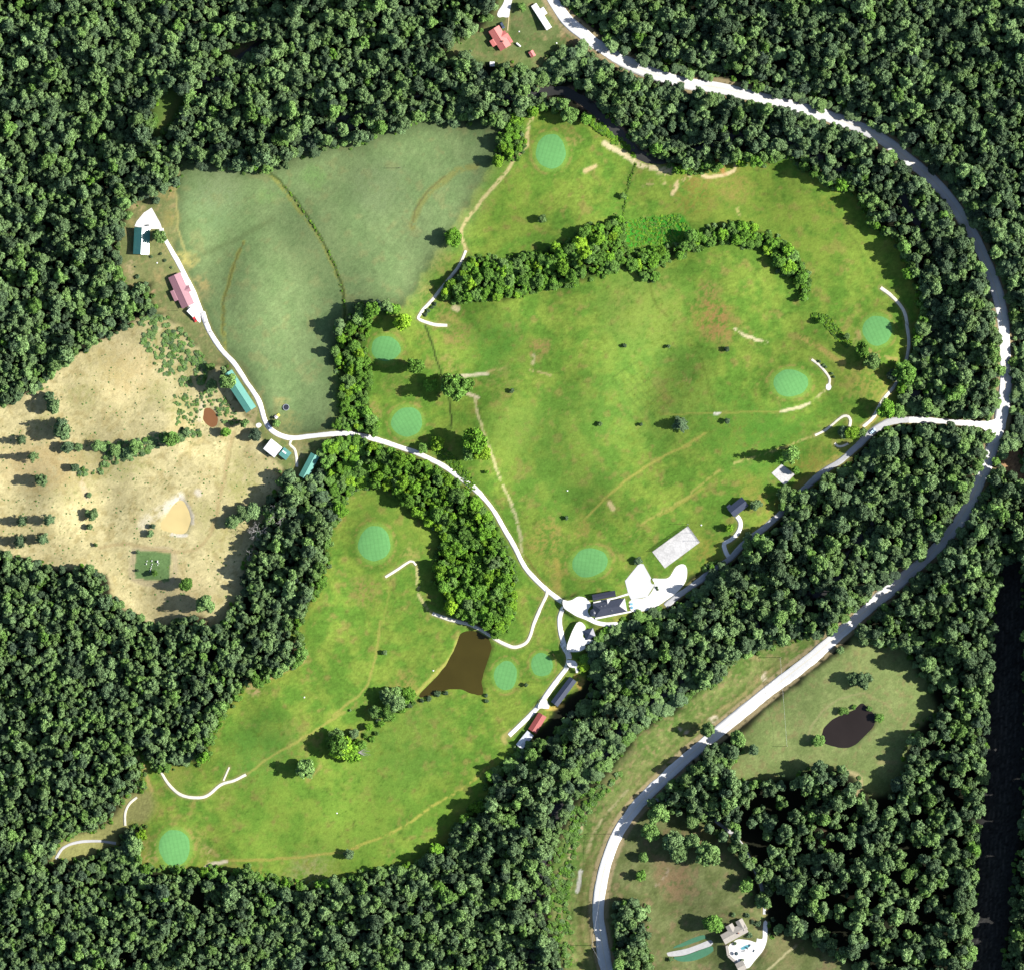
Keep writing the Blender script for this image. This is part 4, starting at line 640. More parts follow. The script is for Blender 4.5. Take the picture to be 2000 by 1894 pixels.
# --- trees named one by one: place, radius in tile units, tint, height factor, kind, label
LONE = [
 ('B 665,1318',45,.72,.85,'broad','round tree standing alone on the boundary of hay field and golf course'),
 ('B 1160,1210',26,.55,.8,'small','small dark round tree alone on the north fairway'),
 ('B 915,890',32,.9,.9,'broad','bright green tree at the foot of the row between field and north green'),
 ('B 1310,640',42,.6,.8,'broad','tree at the creek edge throwing a shadow above the north green'),
 ('B 1400,655',34,.7,.7,'small','low tree beside the creek bank right of the north green'),
 ('B 1605,1085',20,.6,.7,'small','dark shrubby tree on the little ditch above the middle hedge'),
 ('E 390,85',44,.85,1.15,'broad','bright round tree north of the green beside the western hedge'),
 ('E 215,25',42,.7,1.0,'broad','tree at the top right end of the western hedge'),
 ('E 455,325',46,.7,1.2,'broad','dark round tree with a long shadow just below the western green'),
 ('E 670,440',66,.75,1.15,'broad','largest crown of the pair on the white path east of the western greens'),
 ('E 750,430',38,.8,1.0,'broad','smaller bright crown touching the big tree on the white path'),
 ('E 540,430',34,.7,.8,'broad','ragged tree half lost in the shadow of its big neighbour'),
 ('E 785,735',62,.7,1.1,'broad','broad tree of the clump right of the ditch near the driveway'),
 ('E 825,800',46,.85,1.0,'broad','bright yellow-green tree on the right side of the driveway clump'),
 ('E 755,810',42,.6,.95,'broad','dark lower tree of the clump near the driveway'),
 ('E 578,755',36,.8,.8,'broad','round green tree by the driveway just below the ditch end'),
 ('E 500,785',30,.6,.7,'small','low round tree touching the driveway near the copse'),
 ('E 852,910',12,.8,1.0,'small','tiny bright tree casting a dark shadow below the driveway clump'),
 ('E 1612,213',13,.25,.9,'small','western one of two dark small trees in line on the big fairway'),
 ('E 1858,217',12,.25,.9,'small','eastern one of two dark small trees in line on the big fairway'),
 ('E 990,463',13,.22,.9,'small','dark little tree alone on the west part of the big fairway'),
 ('E 1475,645',16,.3,.9,'small','dark little tree with a yellow ring left of the spreading tree'),
 ('E 1705,647',11,.25,1,'small','tiniest dark tree between ringed tree and spreading tree'),
 ('E 1292,1163',12,.22,.9,'small','dark little tree in the southern part of the big fairway'),
 ('F 338,233',17,.22,.8,'small','dark flat little tree below the long bare scrape on the big fairway'),
 ('F 340,627',17,.22,.8,'small','dark flat little tree below the white tee marker line'),
 ('F 85,645',36,.05,.42,'pine','spreading dark star-shaped tree in the middle of the big fairway'),
 ('F 688,818',40,.45,1.2,'pine','tall dark tree with a pointed shadow above the square pad'),
 ('F 715,900',24,.7,1.0,'small','round small tree shading the corner of the square concrete pad'),
 ('F 498,1092',32,.35,.8,'small','dark tree at the right end of the small dark-roofed house'),
 ('F 352,1218',24,.75,.9,'small','round bright shrub tree beside the curved house drive'),
 ('F 1085,240',38,.6,1.0,'broad','upper of two round trees in the hedge left of the shaded green'),
 ('F 1135,305',44,.6,1.0,'broad','lower larger round tree in the hedge left of the shaded green'),
 ('F 860,75',22,.7,.8,'small','first small tree at the top of the little eastern hedge'),
 ('F 1000,165',20,.5,.8,'small','dark small tree midway along the little eastern hedge'),
 ('F 1212,565',46,.8,1.1,'broad','bright round tree at the bend of the entrance drive'),
 ('F 985,690',38,.15,.7,'small','dark bluish open-crowned tree beside the crescent path'),
 ('F 1030,690',36,.85,.8,'broad','yellow-green open-crowned tree in the middle of three by the crescent path'),
 ('F 1080,690',30,.6,.7,'small','rightmost open-crowned tree by the entrance drive'),
 ('F 1320,365',56,.75,1.0,'broad','big bright tree on the wood edge where the cart path comes out'),
 ('F 1255,375',36,.2,.8,'broad','dark tree overhanging the sunny break in the cart path'),
 ('F 450,1265',26,.3,.35,'small','dark shrubby tree between the house drive and entrance drive'),
 ('F 660,1040',44,.3,.8,'broad','dark tree at the corner of the woods below the square pad'),
 ('E 1690,1398',24,.15,.6,'small','dark low tree at the tip of the kite-shaped parking pad'),
 ('D 300,545',40,.2,1.1,'broad','dark bluish lone tree highest on the left of the pasture'),
 ('D 275,495',26,.15,1.0,'broad','small dark tree touching the highest lone tree in the pasture'),
 ('D 350,690',48,.15,1.2,'broad','large dark tree in the pasture left of centre'),
 ('D 345,645',32,.2,1.1,'pine','pointed dark tree touching the top of the large pasture tree'),
 ('D 376,775',30,.25,.9,'broad','lowest dark tree of the pasture group of three'),
 ('D 122,735',24,.2,1.3,'pine','upper of two slim pines at the left edge of the pasture'),
 ('D 185,825',24,.2,1.3,'pine','lower of two slim pines at the left edge of the pasture'),
 ('D 230,955',32,.3,1.0,'broad','round lone tree on a faint track at the left of the pasture'),
 ('D 412,888',26,.3,.9,'small','small round tree left of the weedy hollow in the pasture'),
 ('D 507,1142',30,.35,1.0,'broad','upper round tree of a pair left of the cream pond'),
 ('D 497,1212',20,.35,1.0,'small','lower small tree of a pair left of the cream pond'),
 ('D 492,1040',16,.25,.6,'small','greyish low bush tree above the pair left of the cream pond'),
 ('D 530,1312',12,.4,.9,'small','little pale tree left of the cemetery plot'),
 ('D 278,1175',26,.2,1.2,'pine','right pine of the upper pair in the lower left pasture'),
 ('D 125,1180',26,.2,1.2,'pine','left pine of the upper pair in the lower left pasture'),
 ('D 238,1282',28,.2,1.2,'pine','right pine of the lower pair in the lower left pasture'),
 ('D 115,1290',28,.2,1.2,'pine','left pine of the lower pair in the lower left pasture'),
 ('D 848,1210',16,.1,.8,'small','greyish thin tree at the corner of the cream pond'),
 ('D 833,1250',20,.4,.8,'small','round dark bush tree below the corner of the cream pond'),
 ('D 950,728',38,.45,.8,'broad','largest round tree in the pasture hedge below the rusty pond'),
 ('D 1032,690',28,.4,.7,'small','round tree just right of the largest one in the pasture hedge'),
 ('D 755,770',34,.4,.8,'broad','dark round tree in the middle of the pasture hedge'),
 ('D 710,805',34,.35,.5,'small','low tree under the middle of the pasture hedge'),
 ('D 640,785',34,.35,.5,'small','low bushy tree toward the left of the pasture hedge'),
 ('D 550,770',38,.4,.5,'small','leftmost low bushy tree of the pasture hedge'),
 ('D 435,775',26,.4,.5,'small','oval bushy tree between dark trees and pasture hedge'),
 ('D 1250,692',28,.8,.9,'broad','bright green tree beside the track head below the rusty pond'),
 ('D 1352,642',24,.45,1.5,'small','round tree with a very long shadow reaching the rusty pond'),
 ('D 1172,432',30,.4,.8,'broad','tree at the left side of the long teal barn'),
 ('D 1160,332',24,.55,.7,'small','shrubby tree above the left end of the long teal barn'),
 ('D 1408,708',34,.12,.7,'broad','dull grey-brown tree beside the white barn'),
 ('D 1528,642',24,.5,.7,'small','tree shading the bend of the white drive'),
 ('D 1405,1122',44,.35,.9,'broad','right tree of the dark row of three left of the woods'),
 ('D 1340,1145',40,.4,.9,'broad','middle tree of the dark row of three left of the woods'),
 ('D 1282,1185',36,.4,.9,'broad','left tree of the dark row of three left of the woods'),
 ('D 858,1470',18,.6,.9,'small','round tree inside the cemetery plot'),
 ('D 764,1353',11,.2,.9,'small','dark bush in the top left corner of the cemetery'),
 ('D 763,1453',9,.3,.9,'small','tiny bush on the left side of the cemetery'),
 ('D 1028,1530',38,.5,.9,'broad','tree just outside the lower right corner of the cemetery'),
 ('D 1140,1640',44,.4,1.0,'broad','round tree at the bottom of the pasture'),
 ('A 862,1110',26,.2,.7,'small','dark round tree at the tip of the white triangular apron'),
 ('A 882,1310',36,.35,1.0,'broad','round tree overhanging the right side of the green-roofed house'),
 ('B 1045,45',26,.55,.7,'small','dark round tree beside the white gravel drive at the top'),
 ('G 1690,750',46,.55,1.0,'broad','leftmost tree of the group in the southern fairway'),
 ('G 1870,625',62,.65,1.1,'broad','broad tree left of centre in the southern fairway group'),
 ('G 1945,668',44,.75,1.0,'broad','lower tree squeezed between the two broad southern fairway trees'),
 ('H 50,635',56,.8,1.0,'broad','bright broad tree with a bare patch beside it in the southern fairway group'),
 ('H 20,585',42,.5,1.0,'broad','upper dark tree behind the bright broad southern fairway tree'),
 ('H 115,560',26,.35,.8,'broad','dark tree above the bare patch in the southern fairway group'),
 ('H 162,622',28,.7,.7,'small','low tree with a pale fallen branch in the southern fairway group'),
 ('H 195,525',24,.8,.8,'small','round bright small tree in the gap of the southern fairway group'),
 ('H 290,440',42,.75,.9,'broad','round tree of the cluster left of the brown pond, lowest'),
 ('H 235,438',34,.4,.9,'broad','dark tree at the lower left of the cluster by the brown pond'),
 ('H 355,388',46,.45,.9,'broad','dark tree in the middle of the cluster left of the brown pond'),
 ('H 415,348',42,.7,.8,'broad','bright tree nearest the brown pond in the cluster'),
 ('H 300,350',40,.35,.9,'broad','dark tree at the top left of the cluster by the brown pond'),
 ('H 350,330',36,.4,.9,'broad','dark tree at the very top of the cluster by the brown pond'),
 ('X 770,1330',95,.5,1.35,'broad','tree overhanging the pale-roofed shed below the red one'),
 ('X 620,1500',100,.55,1.3,'broad','tree just below the pale-roofed shed at the wood edge'),
 ('H 288,112',16,.25,.8,'small','dark little tree alone above the brown pond fairway'),
 ('H 97,432',7,.3,.8,'small','tiny dark bush on the trail of the southern fairway'),
 ('H 88,1225',32,.15,.7,'small','dark round tree low on the southern fairway near the woods'),
 ('H 1068,290',13,.4,.9,'small','dark little tree below the two practice greens'),
 ('I 1095,262',40,.25,1.0,'broad','right crown of the dark tree pair above the meadow pond'),
 ('I 1040,255',34,.2,1.0,'broad','left crown of the dark tree pair above the meadow pond'),
 ('I 838,600',32,.5,.7,'broad','round tree at the left corner of the meadow pond'),
 ('I 980,435',26,.6,.6,'small','bright bush tree on the upper left bank of the meadow pond'),
 ('I 1180,472',28,.6,.6,'small','bright bush tree on the right bank of the meadow pond'),
 ('I 1122,420',17,.5,.6,'small','little tree at the upper right bank of the meadow pond'),
 ('I 1040,412',14,.6,.6,'small','little tree at the top bank of the meadow pond'),
 ('I 965,98',24,.3,.7,'small','small tree at the edge of the main road above the meadow'),
 ('I 402,588',42,.4,.9,'broad','round tree at the roadside corner of the meadow'),
 ('I 482,650',28,.15,1.1,'broad','bluish small tree just right of the roadside corner tree'),
 ('I 330,640',26,.25,.8,'broad','small dark tree left of the roadside corner tree'),
 ('I 146,1040',38,.35,.9,'broad','round tree alone on the lawn below the shaded side drive'),
 ('I 250,1035',20,.1,.6,'small','greyish small tree right of the lone lawn tree'),
 ('I 35,1150',52,.35,1.0,'broad','left tree of the lawn group of four'),
 ('I 78,1212',46,.4,1.0,'broad','lower tree of the lawn group of four'),
 ('I 146,1150',44,.35,1.0,'broad','upper middle tree of the lawn group of four'),
 ('I 232,1222',60,.35,1.0,'broad','largest, rightmost tree of the lawn group of four'),
 ('I 440,1398',40,.6,.9,'broad','round tree at the right side of the brown estate lawn'),
 ('H 1800,1005',52,.45,1.1,'broad','upper roadside tree at the side drive turning'),
 ('H 1755,1105',46,.45,1.0,'broad','roadside tree just below the side drive turning'),
 ('H 1900,1225',40,.3,.9,'broad','tree hiding the left side of the lawn group'),
 ('H 1715,1240',28,.5,.9,'broad','small roadside tree above the narrow shadowed one'),
 ('H 1702,1342',28,.55,1.0,'broad','narrow roadside tree with an oval shadow on the verge'),
 ('I 265,1610',54,.62,.75,'broad','bright tree beside the southern house'),
 ('Q 230,860',40,.5,.7,'small','small round bush at the tip of the lower turf crescent'),
]
for s, r, ti, hf, kd, la in LONE:
    put_tree('pine_tree' if kd == 'pine' else 'small_tree' if kd == 'small' else 'broadleaf_tree', pt(s), r / TL[s[0]][2] * (1.15 if kd == 'pine' else 1.05 if kd == 'broad' else 1.15), ti, hf * (1.0 if kd == 'small' else .95), la, 'tree', kind='low' if kd == 'broad' else kd)
SHR = [('four small dark shrubs in a slanting row inside the hooked northwest tee path', 'shrubs inside the hooked tee path', [('N 760,370', 4.6), ('N 700,440', 4), ('N 615,522', 5), ('N 555,603', 4.5)]),
       ('small dark shrub in the row beside the white path at the east oval green', 'shrubs beside the east green path', [('M 745,905', 3.2), ('M 795,950', 3.2), ('M 822,972', 3), ('M 895,1052', 3.2), ('M 920,1092', 3)]),
       ('tiny dark shrub dotted on the yard of the green-roofed house', 'shrubs in the green-roofed house yard', [('V 545,818', 3.2), ('V 600,902', 3.6), ('V 678,990', 2.6), ('V 430,855', 3.4), ('V 250,1105', 5), ('V 465,1340', 3.2), ('V 228,980', 2)]),
       ('bush on the bank between the brown pond and the lower fairway', 'bushes on the lower bank of the brown pond', [('H 490,378', 5), ('H 530,368', 6), ('H 580,340', 7), ('H 625,338', 5), ('H 850,380', 5), ('H 848,350', 4), ('H 425,405', 6), ('H 250,490', 6)]),
       ('low shrub planted along the terrace of the southern house', 'shrubs at the southern house', [('Q 1360,200', 6), ('Q 1440,300', 5), ('Q 1530,330', 7), ('Q 1400,500', 6), ('Q 1290,870', 4), ('Q 1160,190', 5), ('Q 1180,620', 4)]),
       ('low bright shrub between the trees of the southern fairway group', 'shrubs of the southern fairway group', [('H 215,590', 7), ('H 240,560', 6), ('H 325,472', 8), ('H 385,430', 8), ('H 445,392', 6), ('H 100,690', 7), ('H 180,572', 6), ('H 265,505', 8), ('H 130,610', 8)]),
       ('dark little shrub on the white gravel lot', 'shrubs on the gravel lot', [('J 1432,470', 3), ('J 1445,500', 2.6)])]
for la, gr, l in SHR:
    la = la.replace('four small dark shrubs in', 'small dark shrub in')
    for s, r in l: put_tree('shrub', pt(s), r, .72 if 'bright' in la else .18, 1.0, la, 'shrub', gr, 'bush')

# --- woodland: dart throwing over everything that is not open ground
for s, r, *_ in LONE:
    p = pt(s); FOREST[np.hypot(GX - p[0], GY - p[1]) < r / TL[s[0]][2] + 4] = False
GOLFM = blur(pmask(GOLF, 0) | COPSE | HEDGE1, 14); FB = blur(FOREST, 5)
HEDGE = HEDGE1 | HEDGE2 | HEDGE3 | HEDGE4
DENS = spec_noise(45, 77); RADN = spec_noise(30, 78)
INROAD = inpoly(GX, GY, np.r_[ROADC, [[-100, 2000], [-100, -100]]])
def at(A, x, y): return A[min(NY - 1, max(0, int((y - Y0) / CELL + .5))), min(NX - 1, max(0, int((x - X0) / CELL + .5)))]
grid = {}; TREES = []
def try_tree(x, y, r, k=.51):
    gxk, gyk = int(x // 40), int(y // 40)
    for a in (-1, 0, 1):
        for b in (-1, 0, 1):
            for t in grid.get((gxk + a, gyk + b), ()):
                if (t[0] - x) ** 2 + (t[1] - y) ** 2 < (k * (t[2] + r)) ** 2: return False
    t = (x, y, r); grid.setdefault((gxk, gyk), []).append(t); TREES.append(t); return True
R_ = np.random.default_rng(55)
for i in range(130000):
    x = R_.uniform(X0 + 5, X1 - 5); y = R_.uniform(Y0 + 5, Y1 - 5)
    if not at(FOREST, x, y): continue
    hd = at(HEDGE, x, y); big = 1.0
    if x < 520 and y > 1060: big = .84
    elif x > 1440 and y > 1240 and not at(INROAD, x, y): big = 1.02
    if hd: big = .84
    elif at(COPSE, x, y): big = .95
    r = (10.4 + 1.5 * at(RADN, x, y) + R_.normal(0, 2.6) - (1.4 if i > 30000 else 0) - (1.3 if i > 70000 else 0)) * big; r = min(max(r, 4.8 if not hd else 4.5), 17.5)
    if at(FB, x, y) < .42: continue
    if not hd and at(DENS, x, y) + .35 * at(RADN, x, y) < -1.75: continue
    if x > 1440 and y > 1270 and x < 1880 and not at(INROAD, x, y) and at(DENS, x, y) < (-.15 if x > 1660 else .25): continue
    try_tree(x, y, r)
def woods_of(x, y):
    inr = at(INROAD, x, y)
    if not inr: return 'east' if y > 860 else 'northeast'
    if y < 700 and (x < 420 or y < 340) and x < 1040: return 'northwest'
    if x > 1000 and y < 780: return 'creek'
    if x > 930 and y > 800 and (x - 930) * .9 + 1400 > y - 300 and y < 1960 and (y < 1500 or x > 930): return 'entrance'
    if y < 1250 and x < 420: return 'west'
    if x > 420 and x < 720 and y < 1330: return 'middle'
    if x < 560 and y < 1700: return 'southwest'
    return 'south'
WL = {'east': 'tree in lower right woods outside the road', 'northeast': 'tree in woods above the road curve', 'northwest': 'tree in the upper left woods', 'creek': 'tree in woods between main road and fairways',
      'entrance': 'tree in woods between entrance drive and main road', 'west': 'tree in woods left of the pasture', 'middle': 'tree in woods between pasture and southern fairway', 'southwest': 'tree in the lower left woods', 'south': 'tree in woods along the bottom edge'}
SL = {'hedge': 'dense thicket filling the hedges of the course between their larger trees', 'east': 'mass of woodland below the main road on the right', 'northeast': 'dense woodland mass above the curve of the main road', 'northwest': 'dense woodland mass filling the upper left', 'creek': 'belt of woodland between the main road and the fairways', 'entrance': 'woodland mass between the entrance drive and the main road',
      'west': 'woodland left of the pale pasture', 'middle': 'strip of woodland between pasture and southern fairway', 'southwest': 'fine-textured woodland mass at lower left', 'south': 'woodland mass along the bottom edge', 'copse': 'curved copse between the driveway and the southern fairway'}
HL = [(HEDGE1, 'hedgerow_tree', 'bushy tree in the long curved middle hedge', 'trees of the long middle hedge'), (HEDGE2, 'hedgerow_tree', 'bright tree in the hedge right of the hay field', 'trees of the western hedge'), (HEDGE3, 'hedgerow_tree', 'tree in the short row between hay field and north green', 'trees of the row by the north green'),
      (HEDGE4, 'hedgerow_tree', 'low tree on the creek bank above the north green', 'trees on the north creek bank'), (COPSE, 'copse_tree', 'tree in the curved copse below the driveway', 'trees of the curved copse'), (GROVE, 'grove_tree', 'tree in the grove beside the southwest green', 'trees of the southwest grove')]
TN = spec_noise(26, 79); HN = spec_noise(45, 80); EDGE = sm(blur(FOREST, 16), .45, .95)
def canopy(x, y): return (.72 if 290 < y < 640 and x > 1700 and at(RD, x, y) < 34 and not at(INROAD, x, y) else .8 if y > 860 and y < 1250 and at(RD, x, y) < 32 and not at(INROAD, x, y) else .4 if 1080 < x < 1260 and 1190 < y < 1340 and at(EDGE, x, y) < .995 else .5 if 1040 < x < 1170 and 60 < y < 190 else .45 if 1590 < x < 1790 and 790 < y < 930 and at(EDGE, x, y) < .96 else .45 if 590 < x < 700 and 840 < y < 990 else .6 if y < 262 and x > 1080 and at(RD, x, y) < 40 and not at(INROAD, x, y) else .42 if x > 1968 and 640 < y < 870 else .4 if 1230 < x < 1440 and 1060 < y < 1250 and at(EDGE, x, y) < .95 else .42 if 930 < x < 1360 and 1190 < y < 1530 and at(EDGE, x, y) < .93 else 1.0) * float((1 + .16 * at(HN, x, y)) * (.66 + .34 * at(EDGE, x, y)))
rest = {}; cand = []
def tint_of(x, y): return float(np.clip(.30 + .42 * sm(at(GOLFM, x, y), .12, .6) + .07 * at(TN, x, y) + random.gauss(0, .05) - (.05 if x > 1300 and y < 700 and at(GOLFM, x, y) < .1 else 0), .02, 1))
for x, y, r in TREES:
    infr = -6 < x < 2006 and -6 < y < 1900
    hit = next((h for h in HL if at(h[0], x, y)), None)
    if hit and infr and hit[1] == 'hedgerow_tree' and r < 6.6: rest.setdefault('hedge', []).append((x, y, r * .92))
    elif hit and infr and not (hit[1] == 'copse_tree' and r < 7.6):
        hf = {'hedgerow_tree': .78, 'copse_tree': .95, 'grove_tree': .9}[hit[1]] * random.uniform(.8, 1.25) * (.5 if 590 < x < 720 and 840 < y < 970 else 1)
        put_tree(hit[1], (x, y), r * 1.02, tint_of(x, y), hf, hit[2], 'tree', hit[3], 'low' if r > 7.5 else 'small')
    elif infr and r > 8.5: cand.append((r + random.uniform(0, 1.0), x, y, r))
    else: rest.setdefault(woods_of(x, y), []).append((x, y, r))
cand.sort(reverse=True)
for _, x, y, r in cand[:300]:
    wd = woods_of(x, y); put_tree('woodland_tree', (x, y), r * 1.05, tint_of(x, y), random.uniform(1.05, 1.45) * canopy(x, y), 'large ' + WL[wd], 'tree', 'trees of the %s woods' % wd, 'broad')
for _, x, y, r in cand[300:]: rest.setdefault(woods_of(x, y), []).append((x, y, r))
def name_extremes():
    gs = {}
    for o in bpy.data.objects:
        if o.parent is None and 'group' in o and o['group'].startswith('trees of'): gs.setdefault(o['group'], []).append(o)
    for g, l in gs.items():
        if len(l) < 8: continue
        done = set(); base = l[0]['label'].replace('large ', '')
        for word, key in (('leftmost', lambda o: o.location.x), ('rightmost', lambda o: -o.location.x), ('topmost', lambda o: -o.location.y), ('bottommost', lambda o: o.location.y), ('widest-crowned', lambda o: -o.scale.x), ('brightest green', lambda o: -o.children[0].get('tint', 0)), ('darkest', lambda o: o.children[0].get('tint', 1))):
            b = min(l, key=key)
            if b.name not in done: b['label'] = word + ' ' + base; done.add(b.name)
def sub_area():
    for o in bpy.data.objects:
        if o.parent or 'group' not in o: continue
        g = o['group']; x = o.location.x / S + 1000; y = 947 - o.location.y / S; t = None
        if 'long middle hedge' in g: t = 'at its west end' if x < 1000 else 'in its middle part' if x < 1230 else 'beside the vivid green patch' if x < 1400 else 'in its curved eastern arm'
        elif 'curved copse' in g: t = 'upper arm' if y < 930 else 'middle' if y < 1080 else 'broad southern end'
        elif 'northwest woods' in g: t = 'far left' if x < 230 else 'along the top edge' if y < 130 else 'just above the hay field'
        elif 'east woods' in g and 'north' not in g: t = 'beside the road' if y < 1260 else 'right of the meadow pond' if y < 1560 else 'in the bottom corner'
        elif 'entrance woods' in g: t = 'right half' if x > 1500 else 'left half'
        elif 'northeast woods' in g: t = 'left third' if x < 1400 else 'middle third' if x < 1720 else 'right third'
        elif 'creek woods' in g: t = 'upper part' if y < 330 else 'lower part'
        elif 'south woods' in g: t = 'left of centre' if x < 560 else 'right of centre'
        if t: o['label'] = o['label'] + ', ' + t; o['group'] = g + ', ' + t
sub_area(); name_extremes()
def scatter(name, P, scl, tint, sources, label, cat, zoff=0.0):
    P = np.asarray(P, float); n = len(P); v = np.c_[wx(P), zs(P[:, 0], P[:, 1]) + zoff]; me = bpy.data.meshes.new(name); me.vertices.add(n); me.vertices.foreach_set('co', v.astype(np.float32).ravel())
    r = np.random.default_rng(n)
    for nm, ty, dat, fld in (('scl', 'FLOAT_VECTOR', scl, 'vector'), ('rz', 'FLOAT', r.uniform(0, 6.28, n), 'value'), ('tint', 'FLOAT', tint, 'value'), ('idx', 'INT', r.integers(0, len(sources), n), 'value')):
        a = me.attributes.new(nm, ty, 'POINT'); a.data.foreach_set(fld, np.asarray(dat, np.int32 if ty == 'INT' else np.float32).ravel())
    o = obj(name, me); g = bpy.data.node_groups.new(name, 'GeometryNodeTree'); g.interface.new_socket('Geometry', in_out='INPUT', socket_type='NodeSocketGeometry'); g.interface.new_socket('Geometry', in_out='OUTPUT', socket_type='NodeSocketGeometry')
    gi = g.nodes.new('NodeGroupInput'); go = g.nodes.new('NodeGroupOutput'); ip = g.nodes.new('GeometryNodeInstanceOnPoints'); jn = g.nodes.new('GeometryNodeJoinGeometry')
    for so in sources:
        gt = g.nodes.new('GeometryNodeGeometryToInstance'); j2 = g.nodes.new('GeometryNodeJoinGeometry'); g.links.new(j2.outputs[0], gt.inputs[0])
        for s_ in so:
            oi = g.nodes.new('GeometryNodeObjectInfo'); oi.transform_space = 'ORIGINAL'; oi.inputs['Object'].default_value = s_; oi.inputs['As Instance'].default_value = False; g.links.new(oi.outputs['Geometry'], j2.inputs[0])
        g.links.new(gt.outputs[0], jn.inputs[0])
    def na(nm, ty):
        q = g.nodes.new('GeometryNodeInputNamedAttribute'); q.data_type = ty; q.inputs['Name'].default_value = nm; return q.outputs[0]
    cx = g.nodes.new('ShaderNodeCombineXYZ'); g.links.new(na('rz', 'FLOAT'), cx.inputs[2]); er = g.nodes.new('FunctionNodeEulerToRotation'); g.links.new(cx.outputs[0], er.inputs[0])
    ip.inputs['Pick Instance'].default_value = True; g.links.new(gi.outputs[0], ip.inputs['Points']); g.links.new(jn.outputs[0], ip.inputs['Instance']); g.links.new(na('idx', 'INT'), ip.inputs['Instance Index']); g.links.new(er.outputs[0], ip.inputs['Rotation']); g.links.new(na('scl', 'FLOAT_VECTOR'), ip.inputs['Scale']); g.links.new(ip.outputs[0], go.inputs[0])
    md = o.modifiers.new('scatter', 'NODES'); md.node_group = g; return tag(o, label, cat, kind='stuff')
def source(meshes, tm):
    out = []
    for m in meshes:
        c = next(o for o in bpy.data.objects if o.data == m); t = next((k for k in c.parent.children if k.data == tm), None) if tm else None; out.append([c] + ([t] if t else []))
    return out
SRC = source(CROWNS, TRUNK); SRCB = source(BUSHES, STEM)
for wd, l in rest.items():
    A = np.array(l); s = A[:, 2] * S / 5.0 * 1.06; rr = np.random.default_rng(len(l)); hz = rr.uniform(.95, 1.32, len(l)); hz = hz * np.where(A[:, 2] < 8, 1.45, 1.1)
    hz = hz * np.array([canopy(a, b) for a, b, _ in l])
    if wd == 'hedge': hz = hz * .62
    if wd == 'east': hz = hz * 1.1
    hz = np.where((A[:, 0] > 1985) & (A[:, 1] > 1050), 2.1, hz)
    scatter('hedge_thicket' if wd == 'hedge' else 'woodland', A[:, :2], np.c_[s, s, s * hz], [tint_of(a, b) for a, b, _ in l], SRC, SL[wd], 'hedge' if wd == 'hedge' else 'woods')

# --- brush and weeds (uncountable)
def brush(name, mask_fn, n, r0, r1, t0, t1, label, hz=.8, seed=1):
    rr = np.random.default_rng(seed); P = []
    box, fn = mask_fn
    while len(P) < n:
        x, y = rr.uniform(box[0], box[2]), rr.uniform(box[1], box[3])
        if rr.random() < fn(x, y): P.append((x, y))
    rad = rr.uniform(r0, r1, n) ** 1.0; s = rad * S / 2.0
    return scatter(name, P, np.c_[s, s, s * rr.uniform(.6, 1.2, n) * hz], rr.uniform(t0, t1, n), SRCB, label, 'brush')
def within(s): q = pts(s); m = pmask(q, 2); return (q[:, 0].min(), q[:, 1].min(), q[:, 0].max(), q[:, 1].max()), lambda x, y: float(at(m, x, y))
b, f = within('D 780,60 870,30 960,60 1010,130 1080,200 1150,300 1130,420 1000,440 900,370 820,260 770,150'); cl = spec_noise(18, 88)
brush('brush', (b, lambda x, y: f(x, y) * (at(cl, x, y) > .15)), 820, 1.0, 4.6, .3, .5, 'thicket of low green bushes in the upper right corner of the pasture', .5, 3)
b, f = within('D 0,570 300,340 640,140 900,300 1000,430 1200,480 1330,600 1430,730 1540,880 1540,1000 1440,1100 1330,1480 1200,1720 900,1740 600,1500 0,1340')
brush('brush', (b, lambda x, y: f(x, y) * (.25 + .75 * (at(cl, x, y) > .7))), 750, .5, 1.9, .35, .55, 'scattered small weeds and tufts all over the straw pasture', .45, 4)
b, f = within('D 530,740 620,745 720,745 820,720 960,690 1060,670 1130,690 1050,715 930,760 850,790 780,820 700,850 600,880 480,940 430,940 430,870 520,900 570,850'); brush('brush', (b, f), 240, 1.6, 6.0, .25, .5, 'weedy brush filling the hollow along the pasture hedge', .6, 5)
b, f = within('D 960,480 1100,480 1150,440 1230,470 1290,560 1330,640 1240,660 1210,560 1130,540 1090,600 1060,670 970,650'); brush('brush', (b, f), 150, 1.5, 4.5, .3, .5, 'weedy bushes around the rusty pond and long barn', .6, 6)
b, f = within('B 1620,1225 1760,1200 1920,1178 1960,1230 1985,1290 1940,1335 1860,1350 1760,1350 1640,1375 1615,1300'); brush('brush', (b, f), 420, 1.6, 3.2, .72, .82, 'vivid green rank growth on the wet patch beside the hedge', .45, 7)
ed = np.clip(blur(FOREST, 9) * (1 - FOREST) * 2.2, 0, 1) * (RD > 15) * (CRD > 10); SOFTG = ed * sm(GOLFM, .3, .7) * .35
for pth in PATHS: ed = ed * (dist_line(spline(pts(pth[5]), 8), 20) > pth[4] / 2 + 3)
for n_, la_, ca_, ma_, s_ in SLABS: ed = ed * (blur(pmask(s_, 0), 2) < .05)
NB = spec_noise(24, 91)
brush('brush', ((0, 0, 2000, 1894), lambda x, y: float(at(ed, x, y) > .45) * (.15 + .85 * (at(NB, x, y) > .2)) * (1.0 if at(REG, x, y) in (0, 7, 2) else .25)), 2600, 1.8, 5.5, .4, .75, 'low undergrowth fringing the edges of the woods', .9, 8)
